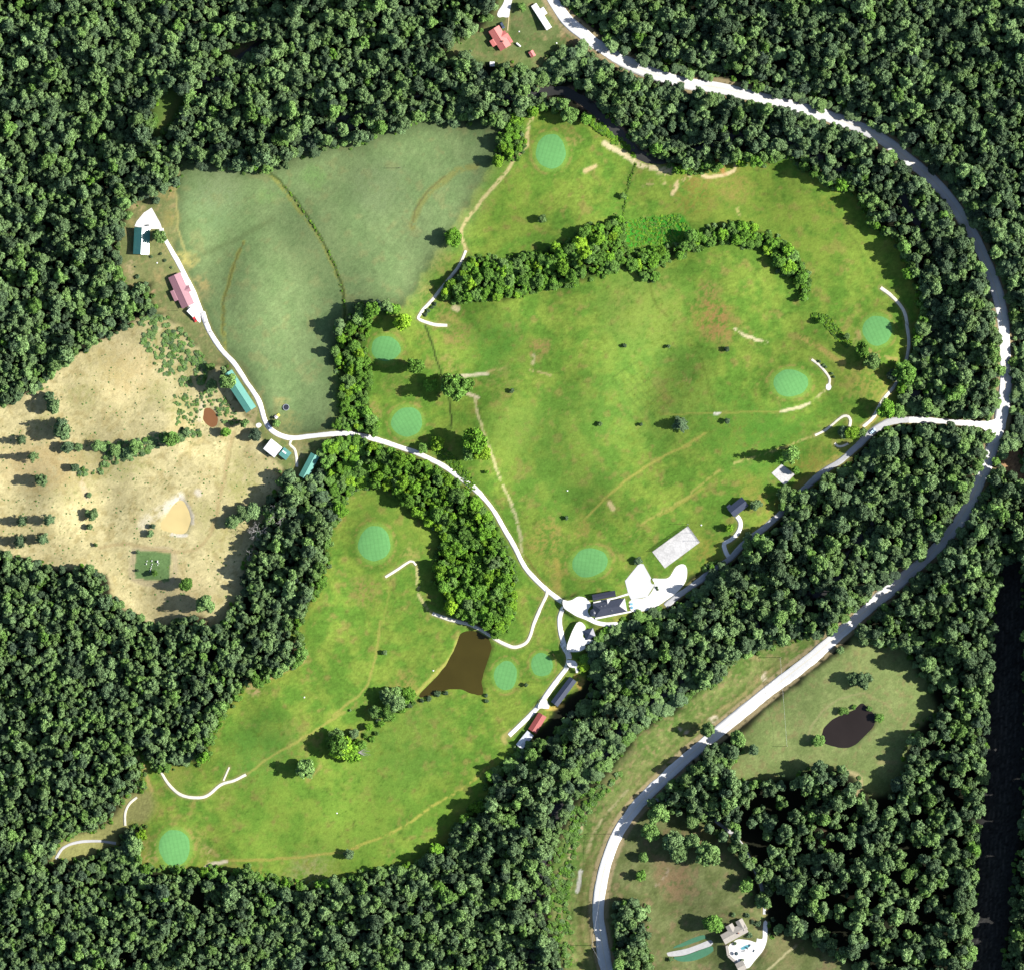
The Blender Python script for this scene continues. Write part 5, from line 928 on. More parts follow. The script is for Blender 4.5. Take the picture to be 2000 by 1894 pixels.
b, f = within('H 1560,760 1480,830 1400,900 1330,990 1290,1080 1240,1200 1220,1300 1240,1400 1210,1500 1220,1620 1260,1750 1300,1868 1340,1868 1310,1600 1330,1300 1370,1100 1450,950 1600,780'); brush('brush', (b, lambda x, y: f(x, y) * (at(NB, x, y) > -.1)), 480, 1.0, 6, .4, .7, 'bright green scrub along the verge below the woods', .6, 9)
b, f = within('B 1430,640 1540,730 1650,810 1690,860 1670,885 1630,835 1510,755 1420,690'); brush('brush', (b, f), 170, 1.6, 4.5, .65, .9, 'bright bushes on the creek bank right of the north green', .8, 12)
DL = [spline(pts(s)) for s in ('B 1675,910 1640,1000 1620,1090 1605,1190', 'A 1550,1000 1650,1130 1760,1290 1850,1470 1900,1650 1900,1860', 'F 830,55 880,65 920,110 960,160 1000,200', 'E 600,800 640,830 690,885 735,935 765,985')]
DD = np.full((NY, NX), 1e3)
for i, l in enumerate(DL): DD = np.minimum(DD, dist_line(l, 30) * (9 if i == 1 else 2.6 if i == 0 else .55))
brush('brush', ((0, 0, 2000, 1894), lambda x, y: float(at(DD, x, y) < 5)), 900, .9, 2.4, .6, .9, 'line of weeds growing along the ditches and little hedges', .8, 10)

# ------------------------------------------------------------------ buildings
M_GLASS = plain('window_glass', (.03, .04, .05), .1, .05, spec=.6); M_FRAME = plain('window_frame', (.7, .7, .68), .6, .05); M_DOOR = plain('door_paint', (.22, .13, .08), .6, .1)
M_FOUND = plain('foundation', (.35, .34, .32), .9, .1)
def wallmat(c): return plain('wall_%d_%d_%d' % tuple(int(v * 99) for v in c), c, .8, .08, .6)
def slope_pair(b, L_, hw, ez, pitch, ov=.45, th=.14):
    """two roof slopes, ridge along x"""
    t = math.tan(math.radians(pitch)); rz = ez + hw * t
    for s in (1, -1):
        y0, z0 = s * (hw + ov), ez - ov * t; v = [(-L_ / 2 - ov, 0, rz), (L_ / 2 + ov, 0, rz), (L_ / 2 + ov, y0, z0), (-L_ / 2 - ov, y0, z0)]
        v = v + [(x, y, z - th) for x, y, z in v]; f = [(0, 1, 2, 3), (7, 6, 5, 4), (0, 3, 7, 4), (1, 5, 6, 2), (2, 6, 7, 3), (0, 4, 5, 1)]; b.add(v, [g if s < 0 else g[::-1] for g in f])
    return rz
def gable_walls(b, L_, hw, ez, pitch, z0=-.8):
    rz = ez + hw * math.tan(math.radians(pitch)) - .16; b.prism([(-hw, z0), (hw, z0), (hw, ez - .05), (0, rz), (-hw, ez - .05)], 0, -L_ / 2, L_ / 2)
def openings(root, L_, hw, ez, n=3, door=True):
    k = 0
    for s in (1, -1):
        for i in range(n):
            x = (i + .5) / n * L_ - L_ / 2; y = s * hw
            if door and s == 1 and i == n // 2:
                d = MB().box(x - .5, x + .5, y - .02, y + .06, .05, 2.1).build('door', M_DOOR, root); MB().box(x + .3, x + .38, y + .06, y + .12, 1.0, 1.1).build('handle', M_FRAME, d); continue
            f = MB().box(x - .65, x + .65, y - .03, y + .05, 1.0, 2.1).build('window', M_FRAME, root); e = y + s * .06; MB().box(x - .55, x + .55, min(y, e), max(y, e) + .01, 1.08, 2.02).build('pane', M_GLASS, f)
def gable(name, label, cat, ridge, hwpx, ez, pitch, roofm, wallc, n=3, wings=(), chimney=None, ov=.45):
    a, b2 = pts(ridge); A = wx(a); Bw = wx(b2); c = (A + Bw) / 2; d = Bw - A; L_ = float(np.hypot(*d)); hw = hwpx * S; cp = (a + b2) / 2
    root = empty(name, (float(c[0]), float(c[1]), float(zs(cp[0], cp[1])) + .15), math.atan2(d[1], d[0])); tag(root, label, cat)
    m = MB(); gable_walls(m, L_ - 2 * ov, hw - ov, ez, pitch); m.build('wall', wallmat(wallc), root)
    r = MB(); rz = slope_pair(r, L_ - 2 * ov, hw - ov, ez, pitch, ov); ro = r.build('roof', roofm, root); MB().prism([(-.22, rz - .03), (0, rz + .07), (.22, rz - .03)], 0, -L_ / 2, L_ / 2).build('ridge_cap', roofm, ro)
    openings(root, L_ - 2 * ov, hw - ov, ez, n)
    for w_ in wings: wing(root, *w_, roofm, wallc)
    if chimney: MB().box(chimney[0] - .4, chimney[0] + .4, chimney[1] - .4, chimney[1] + .4, ez, rz + .9).build('chimney', plain('brick_chimney', (.3, .14, .1), .9, .15, 3), root)
    return root
def wing(root, cx, cy, L_, hw, ez, pitch, along_y, roofm, wallc):
    """cross wing: ridge along local y (along_y) or x, sharing the house's frame"""
    m = MB(); gable_walls(m, L_, hw, ez, pitch); r = MB(); slope_pair(r, L_, hw, ez, pitch, .3)
    for b, n, mt in ((m, 'wing_wall', wallmat(wallc)), (r, 'wing_roof', roofm)):
        b.v = [((cx - y, cy + x, z) if along_y else (cx + x, cy + y, z)) for x, y, z in b.v]; b.build(n, mt, root)
def hip(name, label, cat, cs, Lpx, Wpx, angle, ez, pitch, rl, roofm, wallc, n=3):
    p = pt(cs); L_ = Lpx * S; W_ = Wpx * S; root = empty(name, W3(p, .15), -math.radians(angle)); tag(root, label, cat); ov = .5; t = math.tan(math.radians(pitch)); rz = ez + W_ / 2 * t
    MB().box(-L_ / 2 + ov, L_ / 2 - ov, -W_ / 2 + ov, W_ / 2 - ov, -.8, ez).build('wall', wallmat(wallc), root)
    z0 = ez - .05; v = [(-L_/2,-W_/2,z0),(L_/2,-W_/2,z0),(L_/2,W_/2,z0),(-L_/2,W_/2,z0),(-rl/2,0,rz),(rl/2,0,rz)]
    for f, nm in (((0, 1, 5, 4), 'roof_slope'), ((2, 3, 4, 5), 'roof_slope'), ((1, 2, 5), 'roof_hip'), ((3, 0, 4), 'roof_hip')):
        q = [v[i] for i in f]; k = len(q); MB().add(q + [(x, y, z - .14) for x, y, z in q], [tuple(range(k)), tuple(range(2 * k - 1, k - 1, -1))] + [(i, k + i, k + (i + 1) % k, (i + 1) % k) for i in range(k)]).build(nm, roofm, root)
    openings(root, L_ - 2 * ov, W_ / 2 - ov, ez, n); return root
TEAL = metal_roof('teal_metal', (.085, .27, .215), .55); DTEAL = metal_roof('deep_teal_metal', (.055, .20, .175), .30, .8); SALMON = metal_roof('salmon_metal', (.52, .16, .14), .5); PINK = metal_roof('pink_metal', (.30, .148, .172), .6)
WHITE = metal_roof('white_metal', (.75, .75, .75), .45); NAVY = metal_roof('charcoal_metal', (.034, .042, .070), .33, .8); SHING = plain('charcoal_shingle', (.045, .05, .07), .38, .2, 1.5, .5); RUST = metal_roof('red_metal', (.30, .07, .06), .5); TAN = plain('tan_shingle', (.30, .275, .24), .9, .14, 1.2, .1, scale2=5); TEALB = metal_roof('teal_lean', (.075, .23, .20), .5)
BLUEW = metal_roof('white_shed_metal', (.6, .62, .66), .5)
gable('house', 'house with salmon-red metal roof at the top of the picture', 'house', 'U 640,485 845,815', 12.0, 2.9, 22, SALMON, (.6, .56, .5), 4, ((.3, -4.6, 4.2, 2.2, 2.5, 10, False), (-.3, 3.4, 4.2, 2.3, 2.9, 24, True), (3.2, 4.8, 6.5, 1.4, 2.4, 6, False)), (3.0, .8))
gable('mobile_home', 'long white mobile home beside the main road at the top', 'mobile home', 'U 1312,92 1574,498', 5.9, 2.7, 8, WHITE, (.7, .7, .7), 5, ((-2.4, 2.9, 4.6, 1.5, 2.4, 5, False),), ov=.2)
gable('shed', 'tiny rust-red garden shed on the top lawn', 'shed', 'U 1258,865 1312,958', 5.2, 2.0, 24, SALMON, (.4, .25, .2), 1, ov=.2)
gable('shed', 'small white shed against the trees below the salmon-roofed house', 'shed', 'U 575,1085 655,1085', 4.6, 2.0, 8, WHITE, (.65, .65, .65), 1, ov=.15)
gable('house', 'house with dark green roof and one glaring white slope beside a white apron', 'house', 'V 317,488 300,828', 15.5, 2.9, 27, DTEAL, (.62, .6, .55), 4)
gable('house', 'long house with dusty pink metal roof beside the white drive', 'house', 'V 715,1085 893,1478', 13.0, 2.8, 20, PINK, (.6, .56, .52), 5, ((1.2, -5.0, 7.0, 1.9, 2.5, 8, False), (.8, 3.6, 4.6, 2.0, 2.8, 22, True)))
gable('carport', 'white carport roof at the lower end of the pink-roofed house', 'carport', 'V 905,1510 985,1590', 7.0, 2.4, 6, WHITE, (.6, .6, .6), 1, ov=.2)
gable('barn', 'longest teal-roofed barn beside the white drive', 'barn', 'W 328,212 684,758', 11.4, 3.6, 19, TEAL, (.5, .52, .5), 6)
gable('barn', 'broad white-roofed barn at the bend of the drive', 'barn', 'W 915,1252 1078,1382', 12.6, 3.4, 10, WHITE, (.6, .6, .6), 3)
gable('lean_to', 'teal-roofed lean-to touching the white barn', 'shed', 'W 1122,1356 1230,1440', 9.0, 2.6, 6, TEALB, (.5, .52, .5), 2, ov=.2)
lt = bpy.data.objects['lean_to']; MB().box(-2.6, .4, -.1, 1.0, 2.78, 3.12).build('skylight_panel', WHITE, lt)
gable('barn', 'teal-roofed barn half shaded at the edge of the woods', 'barn', 'W 1618,1412 1440,1748', 9.2, 3.8, 22, TEALB if False else TEAL, (.4, .45, .42), 4)
hip('clubhouse', 'clubhouse with dark hipped roof and bright east hip', 'clubhouse', 'J 785,750', 64, 27, -10.5, 3.2, 27, 13.2, SHING, (.55, .5, .42), 5)
ch = bpy.data.objects['clubhouse']; wing(ch, -1.0, 3.6, 3.6, 1.8, 3.2, 28, True, SHING, (.6, .56, .5))
oc = MB(); oc.tube((-11.6, -1.2, -.8), (-11.6, -1.2, 3.0), 2.3, 2.3, 8); oc.build('porch_tower', wallmat((.55, .5, .42)), ch); oc = MB(); oc.tube((-11.6, -1.2, 3.0), (-11.6, -1.2, 4.3), 2.7, .1, 8); oc.build('tower_roof', SHING, ch)
for x, y in ((1.0, -2.2), (-3, 2.0), (-5.5, 2.1)): MB().tube((x, y, 4.2), (x, y, 5.6), .16, .16, 8).build('vent_pipe', M_FRAME, ch)
NAVY2 = metal_roof('dark_navy_metal', (.024, .027, .045), .6, .3)
gable('annex', 'low dark-roofed annex just north of the clubhouse', 'shed', 'J 545,612 862,552', 5.8, 2.6, 14, NAVY2, (.4, .38, .35), 3, ov=.3)
hip('pavilion', 'small square pavilion with dark pyramid roof on white gravel', 'pavilion', 'J 505,1112', 20, 19, -18, 2.6, 30, .15, NAVY, (.5, .45, .4), 1)
gable('cottage', 'small dark-roofed house alone at the end of the curved white drive', 'house', 'K 1540,340 1775,150', 10.8, 2.8, 25, NAVY, (.5, .5, .48), 3, ((-4.6, 3.9, 2.2, 1.0, 2.2, 12, False),))
gable('long_shed', 'long dark-roofed shed with a pale sunny slope beside the service drive', 'shed', 'X 1000,690 1302,288', 8.2, 2.6, 25, NAVY, (.42, .4, .38), 5, ov=.3)
gable('long_shed', 'long brick-red roofed shed at the lower end of the service drive', 'shed', 'X 815,855 648,1122', 9.0, 2.6, 20, RUST, (.45, .4, .36), 4, ov=.3)
gable('long_shed', 'pale-roofed shed in deep tree shade below the red-roofed shed', 'shed', 'X 622,1150 440,1372', 8.0, 2.5, 12, BLUEW, (.45, .45, .45), 3, ov=.3)
gable('house', 'tan-roofed rambling house with a pool terrace at the bottom', 'house', 'Q 1000,560 1345,372', 10.5, 3.0, 20, TAN, (.5, .46, .4), 5, ((-.5, 4.2, 5.0, 2.4, 3.0, 20, True), (7.0, 2.6, 7.5, 2.3, 3.2, 24, True)), (2.5, -1.2))
gable('pool_house', 'tan-roofed pool house cut by the bottom edge', 'house', 'Q 1215,985 1330,925', 9.5, 2.8, 20, TAN, (.5, .46, .4), 2, ov=.3)
# pool, retaining wall
pp = smooth_closed(pts('Q 1265,692 1330,652 1405,632 1415,660 1350,700 1290,716')); c0 = pts('Q 1090,660 1160,600 1235,560 1400,575 1500,605 1510,545 1590,555 1600,420 1612,300 1662,300 1665,520 1640,640 1590,740 1480,870 1375,985 1260,925 1100,800')
deck = [o for o in bpy.data.objects if o.name.startswith('pool_deck')][0]; dv = np.array([v.co[:] for v in deck.data.vertices]); dv = dv[np.argsort(-dv[:, 2])]; tri_ = {tuple(np.round(v[:2], 3)): v[2] for v in dv[::-1]}; dt = np.array([(x, y, z) for (x, y), z in tri_.items()])
dcf, *_ = np.linalg.lstsq(np.c_[dt[:, :2], np.ones(len(dt))], dt[:, 2], rcond=None)
def dz_(x, y): return float(dcf[0] * x + dcf[1] * y + dcf[2])
zt = dz_(*wx(pp).mean(0))
pool = tag(obj('swimming_pool', polymesh('swimming_pool', wx(pp), np.array([dz_(*q_) for q_ in wx(pp)]) + .02, .2), water_mat('pool_water', D(120, 200, 215), .08)), 'little turquoise swimming pool on the white terrace', 'pool')
rim = MB(); q = wx(pp); n = len(q)
for i in range(n): rim.tube((*q[i], dz_(*q[i]) + .03), (*q[(i + 1) % n], dz_(*q[(i + 1) % n]) + .03), .1, .1, 5)
rim.build('rim', SURF['pale'], pool)
wl = wx(pts('Q 1062,650 1085,800 1235,930')); wm = MB(); zw = zt
for i in range(2):
    d = wl[i + 1] - wl[i]; nn = np.array([-d[1], d[0]]) / np.hypot(*d) * .9; v = [(*(wl[i] - nn), zw - 3), (*(wl[i + 1] - nn), zw - 3), (*(wl[i + 1] + nn), zw - 3), (*(wl[i] + nn), zw - 3)]; v += [(x, y, zw + 1.1) for x, y, z in v]; wm.add(v, [(0,3,2,1),(4,5,6,7),(0,1,5,4),(1,2,6,5),(2,3,7,6),(3,0,4,7)])
tag(wm.build('terrace_wall', TAN), 'bent tan wall along the left side of the pool terrace', 'wall')
M_UMB = plain('dark_canvas', (.03, .05, .06), .8, .1)
for i, s in enumerate(('Q 1200,768', 'Q 1400,648', 'Q 1365,690', 'Q 1320,730', 'Q 1465,728')):
    x, y = wx(pt(s)); r = empty('lounge_chair' if i else 'patio_umbrella', (float(x), float(y), dz_(x, y)), i * 1.1); tag(r, 'dark round patio umbrella on the pool terrace' if i == 0 else 'dark lounge chair beside the turquoise pool', 'umbrella' if i == 0 else 'chair', None if i == 0 else 'lounge chairs by the pool')
    if i == 0: MB().tube((0, 0, 0), (0, 0, 2.3), .04).build('pole', M_FRAME, r); MB().tube((0, 0, 2.0), (0, 0, 2.5), 1.4, .05, 8).build('canopy', M_UMB, r)
    else: MB().box(-.9, .5, -.32, .32, .28, .36).build('seat', M_UMB, r); MB().add([(.5,-.32,.28),(.5,.32,.28),(1.0,.32,.8),(1.0,-.32,.8),(.5,-.32,.36),(.5,.32,.36),(.95,.32,.86),(.95,-.32,.86)], [(0,3,2,1),(4,5,6,7),(0,1,5,4),(1,2,6,5),(2,3,7,6),(3,0,4,7)]).build('backrest', M_UMB, r); [MB().box(x_-.03, x_+.03, y_-.03, y_+.03, 0, .28).build('leg', M_FRAME, r) for x_ in (-.8, .4) for y_ in (-.28, .28)]

# ------------------------------------------------------------------ vehicles and small things
M_TYRE = plain('tyre', (.02, .02, .02), .9, .1); M_RIM = plain('rim', (.4, .4, .42), .3, .05, metal=.8); M_LAMP = plain('lamp_glass', (.7, .7, .65), .2, .05)
def car(s, ang, col, label, suv=False):
    p = pt(s); root = empty('parked_car', W3(p, .14), math.radians(ang)); tag(root, label, 'car'); pm = plain('car_paint_%d_%d_%d' % tuple(int(c * 99) for c in col), col, .25, .04, 1, .6); h = 1.75 if suv else 1.45
    prof = [(-2.25, .35), (2.2, .35), (2.3, .6), (2.2, .85), (1.1, .98), (-1.9, 1.0), (-2.3, .9)]
    b = MB(); b.prism(prof, 1, -.9, .9); b.build('body', pm, root)
    cab = [(-2.0 if suv else -1.7, .97), (1.05, .96), (.35, h - .06), (-1.75 if suv else -1.2, h - .06)]; MB().prism(cab, 1, -.78, .78).build('window_band', M_GLASS, root); MB().box(-1.8 if suv else -1.25, .38, -.74, .74, h - .07, h).build('roof', pm, root)
    for x in (-1.4, 1.4):
        for y in (-.86, .86): wh = MB().tube((x, y - .1, .33), (x, y + .1, .33), .33, .33, 12).build('wheel', M_TYRE, root); MB().tube((x, y - .115, .33), (x, y + .115, .33), .19, .19, 8).build('rim', M_RIM, wh)
    for y in (-.6, .6): MB().box(2.2, 2.31, y - .16, y + .16, .62, .8).build('headlight', M_LAMP, root)
car('U 785,432', -62, (.06, .08, .12), 'dark blue-grey car parked behind the salmon-roofed house', True)
car('V 972,1640', -58, (.45, .03, .03), 'red car below the white carport', True)
car('L 1482,412', 42, (.45, .6, .72), 'light blue car driving on the entrance drive')
car('W 948,998', -55, (.25, .3, .4), 'added blue-grey car standing in for bluish shade on the white drive')  # car shape added over what is only bluish shade on the drive
# propane tank
t = empty('propane_tank', W3(pt('U 1055,758'), .0), math.radians(-40)); tag(t, 'white sausage-shaped tank right of the salmon-roofed house', 'tank'); m = MB()
for a, b_, r0, r1 in ((-2, -1.7, .3, .62), (-1.7, 1.7, .62, .62), (1.7, 2, .62, .3)): m.tube((a, 0, 1.05), (b_, 0, 1.05), r0, r1, 12)
m.build('tank', M_WHITE, t)
for x in (-1.2, 1.2): MB().box(x - .15, x + .15, -.4, .4, -.2, .5).build('leg', M_FOUND, t)
# trampoline
t = empty('trampoline', W3(pt('W 1190,718'))); tag(t, 'round black trampoline with pale rim on the hay field', 'trampoline'); MB().tube((0, 0, .82), (0, 0, .86), 1.85, 1.85, 20).build('mat', plain('black_mat', (.02, .022, .035), .8, .1), t); m = MB()
for i in range(20): a, b_ = i * math.pi / 10, (i + 1) * math.pi / 10; m.tube((2.05 * math.cos(a), 2.05 * math.sin(a), .86), (2.05 * math.cos(b_), 2.05 * math.sin(b_), .86), .2, .2, 6)
m.build('rim', plain('grey_pad', (.30, .32, .36), .7, .1), t)
for i in range(6): a = i * math.pi / 3; MB().tube((1.95 * math.cos(a), 1.95 * math.sin(a), -.2), (1.95 * math.cos(a), 1.95 * math.sin(a), .85), .05).build('leg', M_RIM, t)
# playset
t = empty('playset', W3(pt('W 1060,850')), math.radians(40)); tag(t, 'wooden playset with yellow and white canopy beside the drive', 'playset'); M_WOOD = plain('weathered_wood', (.35, .27, .2), .9, .2, 2)
MB().box(-1.7, .1, -1.1, 1.1, 1.3, 1.45).build('platform', M_WOOD, t); r = MB(); r.prism([(-1.2, 2.5), (0, 3.2), (1.2, 2.5), (0, 3.1)], 0, -1.8, .2); r.build('canopy', plain('pale_canvas', (.62, .55, .55), .8, .05), t)
MB().add([(.2,-.9,1.5),(.2,.9,1.5),(2.1,.9,.3),(2.1,-.9,.3),(.2,-.9,1.6),(.2,.9,1.6),(2.1,.9,.4),(2.1,-.9,.4)], [(0,3,2,1),(4,5,6,7),(0,1,5,4),(1,2,6,5),(2,3,7,6),(3,0,4,7)]).build('slide', plain('yellow_plastic', (.62, .5, .08), .5, .05), t)
for x in (-1.65, .05):
    for y in (-1.05, 1.05): MB().box(x - .06, x + .06, y - .06, y + .06, -.3, 2.6).build('post', M_WOOD, t)
# gravestones
M_STONE = plain('pale_stone', (.66, .66, .64), .8, .1, 2); gz = ['leftmost', 'leftmost']
for i, (s, k) in enumerate((('R 552,1390', 1.1), ('R 566,1335', .9), ('R 660,1330', 1.1), ('R 665,1395', .9), ('R 650,1437', .8), ('R 643,1472', .9), ('R 630,1502', .8), ('R 625,1535', .8), ('R 768,1345', 1.7), ('R 792,1378', .8), ('R 770,1410', .7))):
    r = empty('gravestone', W3(pt(s)), math.radians(80)); r.scale = (k * .62, k * .62, k * .8); big = i == 8
    tag(r, 'largest pale gravestone, right of the middle row in the cemetery' if big else 'small pale gravestone of the left pair in the cemetery' if i < 2 else 'small pale gravestone beside the largest one' if i > 8 else 'small pale gravestone in the middle row of the cemetery', 'gravestone', None if big else 'gravestones left pair' if i < 2 else 'gravestones by the largest' if i > 8 else 'gravestones middle row')
    MB().box(-.75, .75, -.4, .4, -.2, .22).build('base', M_STONE, r); MB().prism([(-.55, .22), (.55, .22), (.55, .8), (.35, 1.0), (-.35, 1.0), (-.55, .8)], 1, -.14, .14).build('slab', M_STONE, r)
# fences
def fence(line, step, h, mat, label, rails=2, mesh=False, name='fence'):
    p = spline(line, step) if len(line) > 2 else np.array([line[0] + (line[1] - line[0]) * t for t in np.linspace(0, 1, max(2, int(np.hypot(*(line[1] - line[0])) / step) + 1))])
    c = W3(p[0]); root = empty(name, c); tag(root, label, 'fence'); q = np.array([W3(a) for a in p]) - np.array(c)
    for a in q: MB().tube(a - [0, 0, .3], a + [0, 0, h], .05, .05, 5).build('post', mat, root)
    for k in range(rails):
        m = MB()
        for a, b_ in zip(q[:-1], q[1:]): m.tube(a + [0, 0, h * (k + 1) / rails - .04], b_ + [0, 0, h * (k + 1) / rails - .04], .025 if not mesh else .03, None, 4)
        m.build('rail', mat, root)
    if mesh:
        m = MB()
        for a, b_ in zip(q[:-1], q[1:]):
            n_ = max(2, int(np.linalg.norm(b_ - a) / .22))
            for t_ in range(n_): e = a + (b_ - a) * t_ / n_; m.tube(e, e + [0, 0, h], .03, None, 3)
            for z in np.arange(.2, h, .25): m.tube(a + [0, 0, z], b_ + [0, 0, z], .02, None, 3)
        tag(m.build('wire_mesh', mat, root), kind='stuff')
    return root
M_GALV = plain('galvanised', (.25, .26, .27), .5, .1, metal=.4); M_POLE = plain('pole_wood', (.16, .12, .09), .9, .2, 2)
fence(pts('K 275,965 850,545'), 8, 2.9, M_GALV, 'tall wire fence along the northwest side of the court', 3, True); fence(pts('K 862,548 1045,808'), 8, 1.2, M_GALV, 'low wire fence at the right end of the court', 2, True)
cf = pts('R 335,1110 1035,1150 1000,1740 310,1695 335,1110')
for i, la in enumerate(('fence on the upper side of the cemetery plot', 'fence on the right side of the cemetery plot', 'fence on the lower side of the cemetery plot', 'fence on the left side of the cemetery plot')): fence(cf[i:i + 2], 9, 1.1, M_WOOD, 'thin wire ' + la, 2)
fence(pts('D 1530,960 1600,890'), 9, 1.5, M_WOOD, 'board fence of the pen left of the shaded teal barn', 3); fence(pts('D 1530,960 1560,1040'), 9, 1.5, M_WOOD, 'board fence running down into the woods from the pen', 3)
# poles and wires
def pole(s, h, label, arm=True, r=.17, cat='utility pole', name='utility_pole', grp=None, ang=0):
    root = empty(name, W3(pt(s)), math.radians(ang)); tag(root, label, cat, grp); MB().tube((0, 0, -1), (0, 0, h), r, r * .7, 8).build('shaft', M_POLE, root)
    if arm: MB().box(-1.2, 1.2, -.08, .08, h - .8, h - .6).build('crossarm', M_POLE, root); [MB().tube((x, 0, h - .6), (x, 0, h - .35), .06, .05, 6).build('insulator', M_WHITE, root) for x in (-1.1, 0, 1.1)]
    return root
pole('B 370,930', 9.0, 'wooden pole standing alone in the hay field with a thin shadow')
P1 = 'S 770,55'; P2 = 'S 515,1545'; P3 = 'S 700,1900'; P4 = 'I 632,140'; P5 = 'I 668,630'
pole(P1, 12, 'wooden pole on the verge above the straight stretch of road at the bottom', ang=20); pole(P2, 11.5, 'wooden pole on the verge where the bright wire bends at the bottom'); pole(P4, 11, 'wooden pole on the roadside above the meadow', ang=40); pole(P5, 8, 'thin pole in the middle of the lower right meadow', False, .12)
pole('U 1650,1012', 7, 'pole at the right edge of the top lawn', False, .12); pole('V 760,1535', 5, 'thin pole left of the pink-roofed house', False, .1); pole('U 655,850', 4, 'thin post below the salmon-roofed house', False, .1)
for s, la in (('K 850,522', 'light pole at the top corner of the court'), ('K 545,768', 'light pole on the fence side of the court'), ('K 925,660', 'light pole on the upper right end of the court'), ('K 1018,790', 'light pole on the right corner of the court')):
    o = pole(s, 8.8 if s[2] in '58' else 6.5, 'thin ' + la, False, .11, 'light pole', 'light_pole'); h_ = 8.8 if s[2] in '58' else 6.5; MB().box(-.35, .35, -.2, .2, h_, h_ + .22).build('lamp_head', M_GALV, o)
def wire(a, b, za, zb, label):
    A = np.array(W3(pt(a), za)); Bq = np.array(W3(pt(b), zb)); m = MB(); T = np.linspace(0, 1, 15); q = [A + (Bq - A) * t - np.array([0, 0, 2.2 * 4 * t * (1 - t) * .5]) for t in T]
    for u, v in zip(q[:-1], q[1:]): m.tube(u, v, .05, None, 4)
    tag(m.build('power_line', plain('bright_cable', (.7, .7, .7), .3, .02, metal=.5)), label, 'cable')
wire(P1, P2, 11.5, 11, 'bright overhead wire along the road between the two bottom poles'); wire(P2, 'S 800,2060', 11, 10, 'bright overhead wire leaving the bottom pole across the road'); wire(P4, P5, 10.5, 7.6, 'pale overhead wire crossing the meadow from the roadside pole')
# bench by the small practice green, picnic table, white yard things
t = empty('bench', W3(pt('H 1220,125')), math.radians(-65)); tag(t, 'small yellowish wooden bench beside the smaller practice green', 'bench'); M_YW = plain('yellow_wood', (.55, .38, .12), .8, .15, 2)
MB().box(-1, 1, -.25, .25, .42, .5).build('seat', M_YW, t); MB().box(-1, 1, .25, .33, .5, .95).build('backrest', M_YW, t); [MB().box(x - .06, x + .06, -.22, .22, -.2, .42).build('leg', M_YW, t) for x in (-.8, .8)]
t = empty('bench', W3(pt('V 380,460'), .13), math.radians(8)); tag(t, 'dark bench on the white apron above the green-roofed house', 'bench'); MB().box(-1.2, 1.2, -.35, .35, .42, .52).build('seat', M_UMB, t); MB().box(-1.2, 1.2, .3, .4, .5, 1.0).build('backrest', M_UMB, t); [MB().box(x - .08, x + .08, -.3, .3, 0, .42).build('leg', M_UMB, t) for x in (-1, 1)]
M_BL = plain('blue_paint', (.12, .35, .5), .6, .05)
for i, (s, la) in enumerate((('J 1085,700', 'upper blue picnic table right of the clubhouse'), ('J 1090,750', 'lower blue picnic table right of the clubhouse'))):
    t = empty('picnic_table', W3(pt(s), .15), .3 * i); tag(t, la, 'table'); MB().box(-.9, .9, -.38, .38, .7, .76).build('table_top', M_BL, t)
    for y in (-.75, .75): MB().box(-.9, .9, y - .14, y + .14, .42, .47).build('seat', M_BL, t)
    for x in (-.65, .65): MB().box(x - .04, x + .04, -.8, .8, .36, .42).build('brace', M_BL, t); MB().box(x - .05, x + .05, -.5, -.4, -.2, .7).build('leg', M_BL, t); MB().box(x - .05, x + .05, .4, .5, -.2, .7).build('leg', M_BL, t)
for s, la in (('U 1697,728', 'white round object near the road on the top lawn'), ('U 1068,535', 'white speck of a lawn ornament between house and mobile home'), ('K 1068,537', 'white marker stone left of the small dark-roofed house'), ('V 498,932', 'white lawn ornament below the green-roofed house'), ('E 1297,1013', 'white yardage marker on the big fairway'), ('G 1682,360', 'white yardage marker on the upper southern fairway'), ('G 1862,1000', 'white yardage marker on the lower southern fairway'), ('H 555,213', 'white marker on the left bank of the brown pond')):
    b = MB(); r = random.Random(s); n_ = 9; b.add([(.62 * math.cos(a) * r.uniform(.8, 1.1), .55 * math.sin(a) * r.uniform(.8, 1.1), 0) for a in np.arange(n_) * 2 * math.pi / n_] + [(.45 * math.cos(a), .4 * math.sin(a), .32 + r.uniform(0, .1)) for a in np.arange(n_) * 2 * math.pi / n_] + [(0, 0, .5)], [(i, (i + 1) % n_, n_ + (i + 1) % n_, n_ + i) for i in range(n_)] + [(n_ + i, n_ + (i + 1) % n_, 2 * n_) for i in range(n_)])
    tag(b.build('marker_stone', M_WHITE, loc=W3(pt(s), -.05)), la, 'marker')
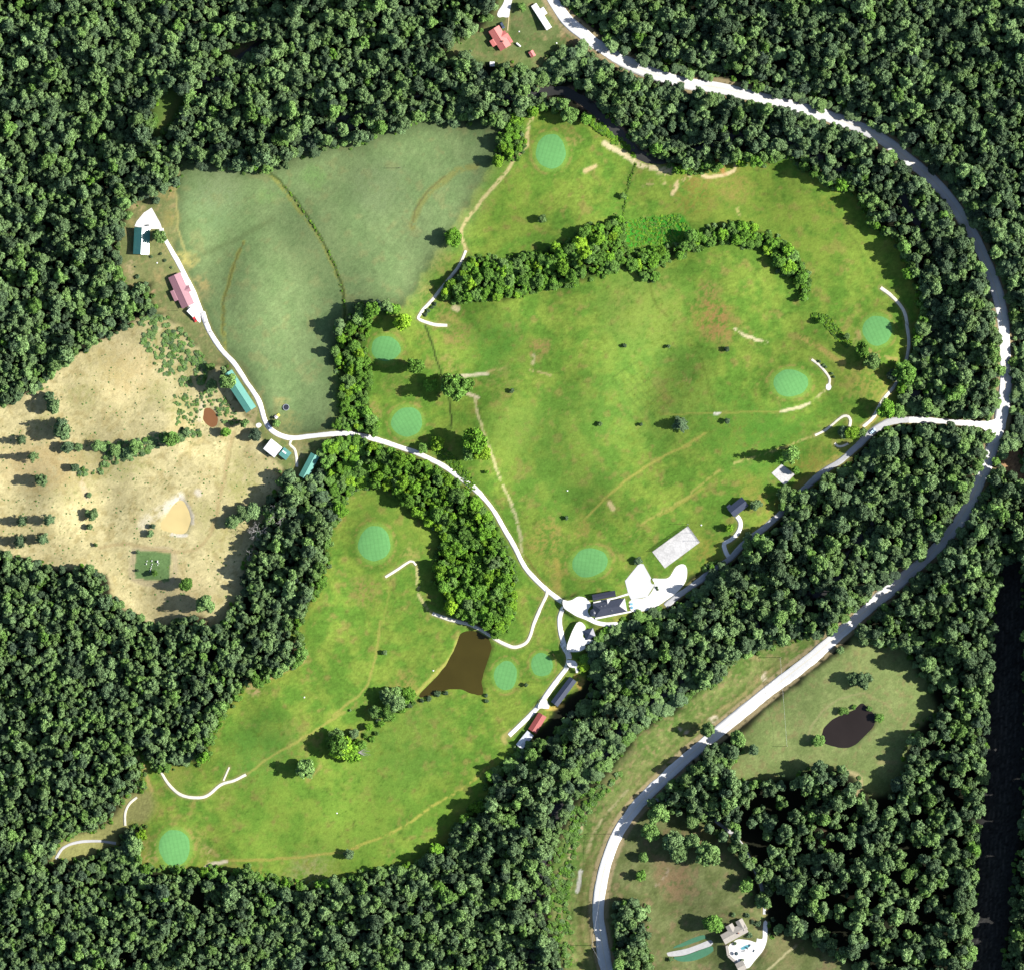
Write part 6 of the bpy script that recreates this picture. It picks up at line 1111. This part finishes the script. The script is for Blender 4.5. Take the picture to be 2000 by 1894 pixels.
# bare pale trees at the edge of the woods
def bare_tree(s, h, label, seed):
    r = random.Random(seed); b = MB(); root = empty('bare_tree', W3(pt(s))); tag(root, label, 'tree'); MB().tube((0, 0, -.5), (0, 0, h * .55), .3, .2, 7).build('trunk', M_GREYB, root)
    def br(p, d, l, rad, k):
        q = tuple(p[i] + d[i] * l for i in range(3)); b.tube(p, q, rad, rad * .6, 4)
        if k:
            for j in range(3): e = np.array(d) + np.array([r.uniform(-.9, .9), r.uniform(-.9, .9), r.uniform(-.1, .5)]); e /= np.linalg.norm(e); br(q, tuple(e), l * r.uniform(.55, .8), rad * .6, k - 1)
    for i in range(6): a = i * 1.05 + r.random(); br((0, 0, h * (.35 + .04 * i)), (math.cos(a) * .7, math.sin(a) * .7, .6), h * .25, .16, 3)
    b.build('branches', M_GREYB, root)
M_GREYB = plain('bleached_wood', (.36, .34, .33), .9, .15, 2)
bare_tree('D 1425,1235', 14, 'upper pale bare tree at the right edge of the pasture', 1); bare_tree('D 1400,1372', 12, 'lower pale bare tree at the right edge of the pasture', 2); bare_tree('D 1540,1140', 17, 'greyish bare tree among the green crowns right of the dark row', 3)
m = MB(); r = random.Random(5)
for i in range(14): a = r.uniform(-.5, .5); m.tube((0, 0, .3), (r.uniform(4, 9) * math.cos(a), r.uniform(4, 9) * math.sin(a), r.uniform(.2, .9)), .12, .03, 4)
tag(m.build('fallen_branch', M_GREYB, loc=W3(pt('H 140,665'))), 'pale fallen branch on the grass beside the southern fairway trees', 'branch')
m = MB()
for i in range(40): a = r.uniform(0, 6.28); d = abs(r.gauss(0, 1.8)); b_ = r.uniform(0, 3.14); l = r.uniform(1, 2.5); c_ = np.array([d * math.cos(a), d * math.sin(a) * 1.4, max(.1, 1.3 - d * .4)]); m.tube(c_ - [l * math.cos(b_), l * math.sin(b_), .1], c_ + [l * math.cos(b_), l * math.sin(b_), .2], r.uniform(.08, .2), .05, 4)
tag(m.build('brush_pile', plain('orange_brush', (.38, .22, .09), .9, .3, 2), loc=W3(pt('C 315,905'))), 'orange-brown brush pile at the wood edge of the north fairway', 'brush pile', kind='stuff')
